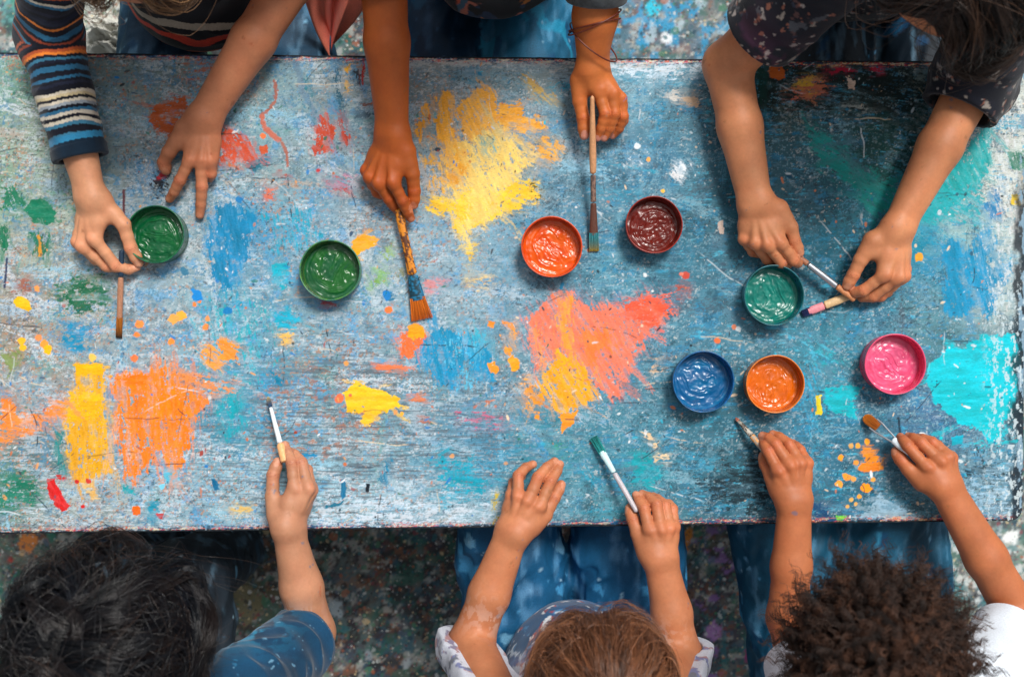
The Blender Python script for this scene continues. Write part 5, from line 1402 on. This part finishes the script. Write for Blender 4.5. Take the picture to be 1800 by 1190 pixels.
    # E: brown hair, bottom centre
    e, arms, M, L = build_person(dict(at=(1020, 1270), face=1, label='brown-haired child at bottom centre, white patterned sleeves, one hand open, other with brush', skin=(184,118,82),
        haircap=(84,54,38), hands=[HD['h8'], HD['h9']], arms=[(P(828,1130,.025), P(880,1260,.18), .0325), (P(1196,1152,.025), P(1150,1260,.18), .031)],
        chest=P(1010,1310,.12), belly=P(1020,1195,-.06), pelvis=P(1020,1270,-.22), head=(P(1062,1228,.34), nrm([-.05,.66,-.74]), nrm([-.05,.74,.66])),
        sleeves=[(.02,.0400,.050), (.06,.0375,.050)], shirt_col=colE, famp=.005,
        legs=[(P(920,1230,-.2), P(895,900,-.14), .092,.078), (P(1105,1230,-.2), P(1098,900,-.14), .096,.082)], leg_col=denim((24,84,124), (70,150,200), .60),
        skin_fn=lambda V, C: paint_on(P(856,1075,.03), .030, .53, (222,196,184), 3)(V, paint_on(P(1170,1110,.03), .026, .53, (222,196,184), 5)(V, C))))
    hair(e, P(1062,1228,.34), M, np.array([.1, -.75, .8]), 9500, .17, [(96,58,38),(60,38,28),(150,96,64),(44,30,24),(176,120,84)], 15, lift=1.06, wave=.0025, grav=.5, frontcut=.55, fly=.05, clumps=320, thick=.0004, flare=.2)
    # F: curly hair, bottom right
    f, arms, M, L = build_person(dict(at=(1560, 1290), face=1, label='child with big curly brown hair and white shirt at bottom right, reaching with both arms', skin=(178,106,68),
        haircap=(38,26,20), hands=[HD['h10'], HD['h11']], arms=[(P(1386,1085,.02), P(1430,1250,.17), .031), (P(1792,1085,.02), P(1700,1245,.17), .033)],
        chest=P(1565,1310,.11), belly=P(1560,1290,-.07), pelvis=P(1560,1290,-.22), head=(P(1538,1166,.33), nrm([0,.62,-.78]), nrm([0,.78,.62])),
        sleeves=[(-.5,.048,.056), (-.2,.050,.060)], shirt_col=colF, famp=.005,
        legs=[(P(1430,1240,-.2), P(1372,900,-.14), .085,.076), (P(1590,1240,-.2), P(1552,900,-.14), .095,.084)], leg_col=denim((28,84,112), (60,150,190), .66)))
    afro(f, P(1538,1166,.33), M, 9500 if FINE else 5000, .044, [(22,17,15),(14,12,12),(56,36,26),(12,11,12),(84,54,38)], 16)

def brushes():
    W = (208,160,112)
    brush('small round brush with amber bristles under the striped-sleeve child\'s fingers', Z(209,594,3), Z(214,440,30),
          [('ferrule', [(.20,5,5),(.24,8.5,7),(.6,9,7.5),(.70,7.5,7)], (176,124,96)), ('handle', [(.70,8,8),(.8,9,8.5),(1,7,7)], (28,52,74))], (.21,8,9,7,((186,110,34),(40,40,36)),'flat'))
    brush('wide flat brush with orange bristles and chipped yellow handle under the tan fist', Z(742,562,4), Z(700,366,24),
          [('ferrule', [(.17,23,7),(.30,19,7),(.40,15,7)], ((12,52,66),(18,110,150))), ('handle', [(.40,15,7),(.55,12.5,7.5),(.72,12,8),(.95,14,8),(1,12,8)], ((214,132,30),(90,50,28)))], (.18,23,33,7,((226,120,30),(196,92,20)),'flat'))
    brush('long thin wooden brush standing steeply out of the hand with the string bracelet', Z(1044,442,3), Z(1041,168,66),
          [('ferrule', [(.10,13,6),(.16,12,7),(.32,8.5,8)], (96,60,48)), ('ferrule_bands', [(.322,8.6,8.4),(.40,8.2,8),(.50,8,8)], ((140,110,96),(86,70,66))), ('handle', [(.50,9,9),(.60,10.5,10.5),(.72,9.5,9.5),(.9,7,7),(1,6,6)], (200,146,104))],
          (.11,13.5,15,7,((60,150,160),(170,140,40)),'flat'))
    brush('slim silver ferruled brush crossing over a shorter one above the teal pot', Z(1503,528,21), Z(1396,446,26),
          [('handle', [(0,6,6),(.02,9,8),(.2,9,8),(.30,9,8.5)], (196,128,84)), ('ferrule', [(.30,9.6,8.8),(.55,10,9),(.78,9,8)], 'metal'), ('handle', [(.78,9,8),(.95,8,7.5),(1,6,6)], (168,110,80))], (.02,3,3,3,((196,128,84),(150,96,60)),'round'))
    brush('short flat brush with pink ferrule and dark blue tip beside the teal pot', Z(1410,552,4), Z(1512,513,13),
          [('ferrule', [(.10,11,6),(.2,12.5,7),(.38,12,7)], (224,140,150)), ('handle', [(.38,12,7),(.6,12.5,7.5),(1,10,8)], (214,180,134))], (.13,11,10,6,((34,50,100),(24,36,80)),'flat'))
    brush('thin round brush with a long white ferrule held up by the dark-haired child', Z(471,698,5), Z(501,812,47),
          [('ferrule', [(.13,4.5,4.5),(.2,5.5,5.5),(.72,8,8)], (226,232,236)), ('handle', [(.72,9,9),(.76,12,11),(.97,12,11),(1,10,9)], (236,176,120))], (.15,5,8,7,((30,66,100),(190,170,120)),'round'))
    brush('flat brush with teal bristles and silver ferrule in the brown-haired child\'s hand', Z(1043,768,4), Z(1120,900,44),
          [('ferrule', [(.19,11,6),(.30,9.5,6.5),(.48,7.5,7)], (196,226,230)), ('handle', [(.48,7.5,7),(.7,8,8),(1,7,7)], (186,180,186))], (.20,11,12,6,((14,150,150),(16,130,130)),'flat'))
    brush('thin pale paint-chipped stick of a brush below the orange pot', Z(1293,734,4), Z(1349,797,34),
          [('ferrule', [(.08,4.5,4.5),(.25,7,6.5),(.5,8.5,7.5)], ((186,180,168),(84,74,66))), ('handle', [(.5,8.6,7.6),(.7,9.5,8),(1,9,8.5)], ((214,150,84),(170,156,140)))], (.08,5,3,4,((190,120,100),(150,90,80)),'round'))
    r = brush('mop brush with a round amber head on two silver wires below the pink pot', Z(1519,731,5), Z(1600,797,44),
          [('handle', [(.62,6,6),(.66,11,8),(.80,12,9),(1,8,8)], (216,226,234))], (.27,13,22,11,((190,108,34),(232,146,44)),'round'))
    tip = Z(1519,731,5); end = Z(1600,797,44); d = end-tip; sx = nrm(np.cross(d, [0, 0, 1.]))
    for s in (-1, 1):
        t = np.linspace(.2, .72, 20); w = np.interp(t, [.2, .3, .6, .72], [.0085, .0085, .0045, .0025])*s
        pts = tip+d*t[:, None]+sx*w[:, None]
        V, F = tubes(pts[None], np.full((1, 20), .0013), 8); mesh_obj('wire', V, F, M_METAL, r)

def pots():
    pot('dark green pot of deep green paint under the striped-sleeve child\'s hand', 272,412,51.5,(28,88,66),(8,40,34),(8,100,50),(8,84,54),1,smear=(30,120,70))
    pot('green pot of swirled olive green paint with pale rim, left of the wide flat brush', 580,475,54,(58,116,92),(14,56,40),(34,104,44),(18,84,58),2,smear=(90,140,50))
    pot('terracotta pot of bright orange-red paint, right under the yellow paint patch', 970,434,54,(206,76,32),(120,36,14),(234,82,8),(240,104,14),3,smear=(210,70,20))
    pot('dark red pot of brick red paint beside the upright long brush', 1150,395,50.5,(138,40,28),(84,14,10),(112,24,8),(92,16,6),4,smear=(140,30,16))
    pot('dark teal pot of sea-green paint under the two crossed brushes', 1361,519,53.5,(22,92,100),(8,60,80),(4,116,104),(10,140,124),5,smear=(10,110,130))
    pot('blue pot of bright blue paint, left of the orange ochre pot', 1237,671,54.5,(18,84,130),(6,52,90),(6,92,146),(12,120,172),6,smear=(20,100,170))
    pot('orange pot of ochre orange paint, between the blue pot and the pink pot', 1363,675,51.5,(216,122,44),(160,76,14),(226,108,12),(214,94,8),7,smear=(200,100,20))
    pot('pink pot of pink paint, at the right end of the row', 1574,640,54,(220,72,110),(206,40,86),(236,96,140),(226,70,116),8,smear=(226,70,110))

def extras():
    # salmon cloth hanging beside the striped-sweater child, and a pale rag on the ground
    nu, nv = 70, 110; A, B = np.meshgrid(np.linspace(-1, 1, nu), np.linspace(0, 1, nv), indexing='ij')
    top = P(590, -70, .0); bot = P(583, 70, -.16)
    C0 = top*(1-B[..., None])+bot*B[..., None]
    w = .042+.012*np.sin(B*4)-.030*B**2
    X = C0[..., 0]+A*w; Y = C0[..., 1]+.012*np.sin(A*5+B*3)+.008*np.sin(A*11+2*B)-.012*(A**2)*B; Zz = C0[..., 2]+.01*np.cos(A*7+B*5)
    V = np.stack([X, Y, Zz], -1); V2 = V+np.array([0, .003, -.002])
    F = grid_faces(nu, nv); n = nu*nv
    rim = []
    g = np.arange(n).reshape(nu, nv); ring = np.r_[g[:, 0], g[-1, 1:], g[-2::-1, -1], g[0, -2:0:-1]]
    nx = np.roll(ring, -1); rim = np.stack([ring, nx, nx+n, ring+n], 1)
    Vv = np.concatenate([V.reshape(-1, 3), V2.reshape(-1, 3)]); C = lin((236, 128, 104))*(.8+.4*fbm3(Vv, 30., 3, 3)[:, None])
    o = mesh_obj('hanging_cloth', Vv, np.concatenate([F[:, ::-1], F+n, rim]), M_CLOTH, None, C)
    tag(o, 'salmon pink cloth hanging behind the table edge, right of the striped-sweater child', 'cloth')
    nu = 110; A, B = np.meshgrid(np.linspace(-1, 1, nu), np.linspace(-1, 1, nu), indexing='ij')
    c = P(192, 60, -.5); hh = fbm2(A*2.2+3, B*2.2, 3, 4); rr = 1+1.1*(fbm2(A*1.5, B*1.5, 6, 2)-.5)
    V = np.stack([c[0]+A*.075*rr, c[1]+B*.055*rr, FLOOR+.002+.10*sstep(1.15, .3, np.hypot(A, B))*(.3+(1-abs(hh*2-1)*1.7))], -1); V2 = V-np.array([0, 0, .0015]); n = nu*nu
    F = grid_faces(nu, nu); g = np.arange(n).reshape(nu, nu); ring = np.r_[g[:, 0], g[-1, 1:], g[-2::-1, -1], g[0, -2:0:-1]]; nx = np.roll(ring, -1)
    Vv = np.concatenate([V.reshape(-1, 3), V2.reshape(-1, 3)]); C = lin((196, 196, 188))*(.75+.4*fbm3(Vv, 40., 3, 3)[:, None])
    o = mesh_obj('crumpled_rag', Vv, np.concatenate([F, F[:, ::-1]+n, np.stack([ring, ring+n, nx+n, nx], 1)]), M_CLOTH, None, C)
    tag(o, 'crumpled off-white rag on the ground between the striped sleeve and the table edge', 'rag')

def light_cam():
    cam = bpy.data.cameras.new('camera'); o = bpy.data.objects.new('camera', cam); COL.objects.link(o); SC.camera = o
    o.location = (0, 0, H); cam.sensor_width = 36; cam.lens = 36*H/(1800*S); cam.clip_end = 200; cam.clip_start = .05
    cam.dof.use_dof = True; cam.dof.focus_distance = H-.03; cam.dof.aperture_fstop = 3.5
    el, az = math.radians(58), math.radians(28)     # azimuth measured from +y towards +x
    d = Vector((math.sin(az)*math.cos(el), math.cos(az)*math.cos(el), math.sin(el)))
    s = bpy.data.lights.new('sun', 'SUN'); s.energy = 2.9; s.angle = math.radians(16); s.color = (1, .96, .9)
    so = bpy.data.objects.new('sun', s); COL.objects.link(so); so.rotation_euler = d.to_track_quat('Z', 'Y').to_euler()
    w = bpy.data.worlds.new('World'); SC.world = w; w.use_nodes = True; nt = w.node_tree
    sky = nt.nodes.new('ShaderNodeTexSky'); sky.sky_type = 'NISHITA'; sky.sun_disc = False; sky.sun_elevation = el; sky.sun_rotation = az
    sky.dust_density = 4; sky.ozone_density = .6
    hsv = nt.nodes.new('ShaderNodeHueSaturation'); hsv.inputs['Saturation'].default_value = .15     # thin overcast
    nt.links.new(sky.outputs[0], hsv.inputs['Color']); nt.links.new(hsv.outputs[0], nt.nodes['Background'].inputs[0]); nt.nodes['Background'].inputs[1].default_value = .115
    SC.view_settings.view_transform = 'Standard'; SC.view_settings.look = 'None'; SC.view_settings.exposure = EXPO; SC.view_settings.gamma = 1

import time
FINE = True
EXPO = .04
_t = time.time()
for _f in (light_cam, build_table, build_floor, pots, brushes, extras, people):
    _f(); print(_f.__name__, round(time.time()-_t, 1), flush=True)
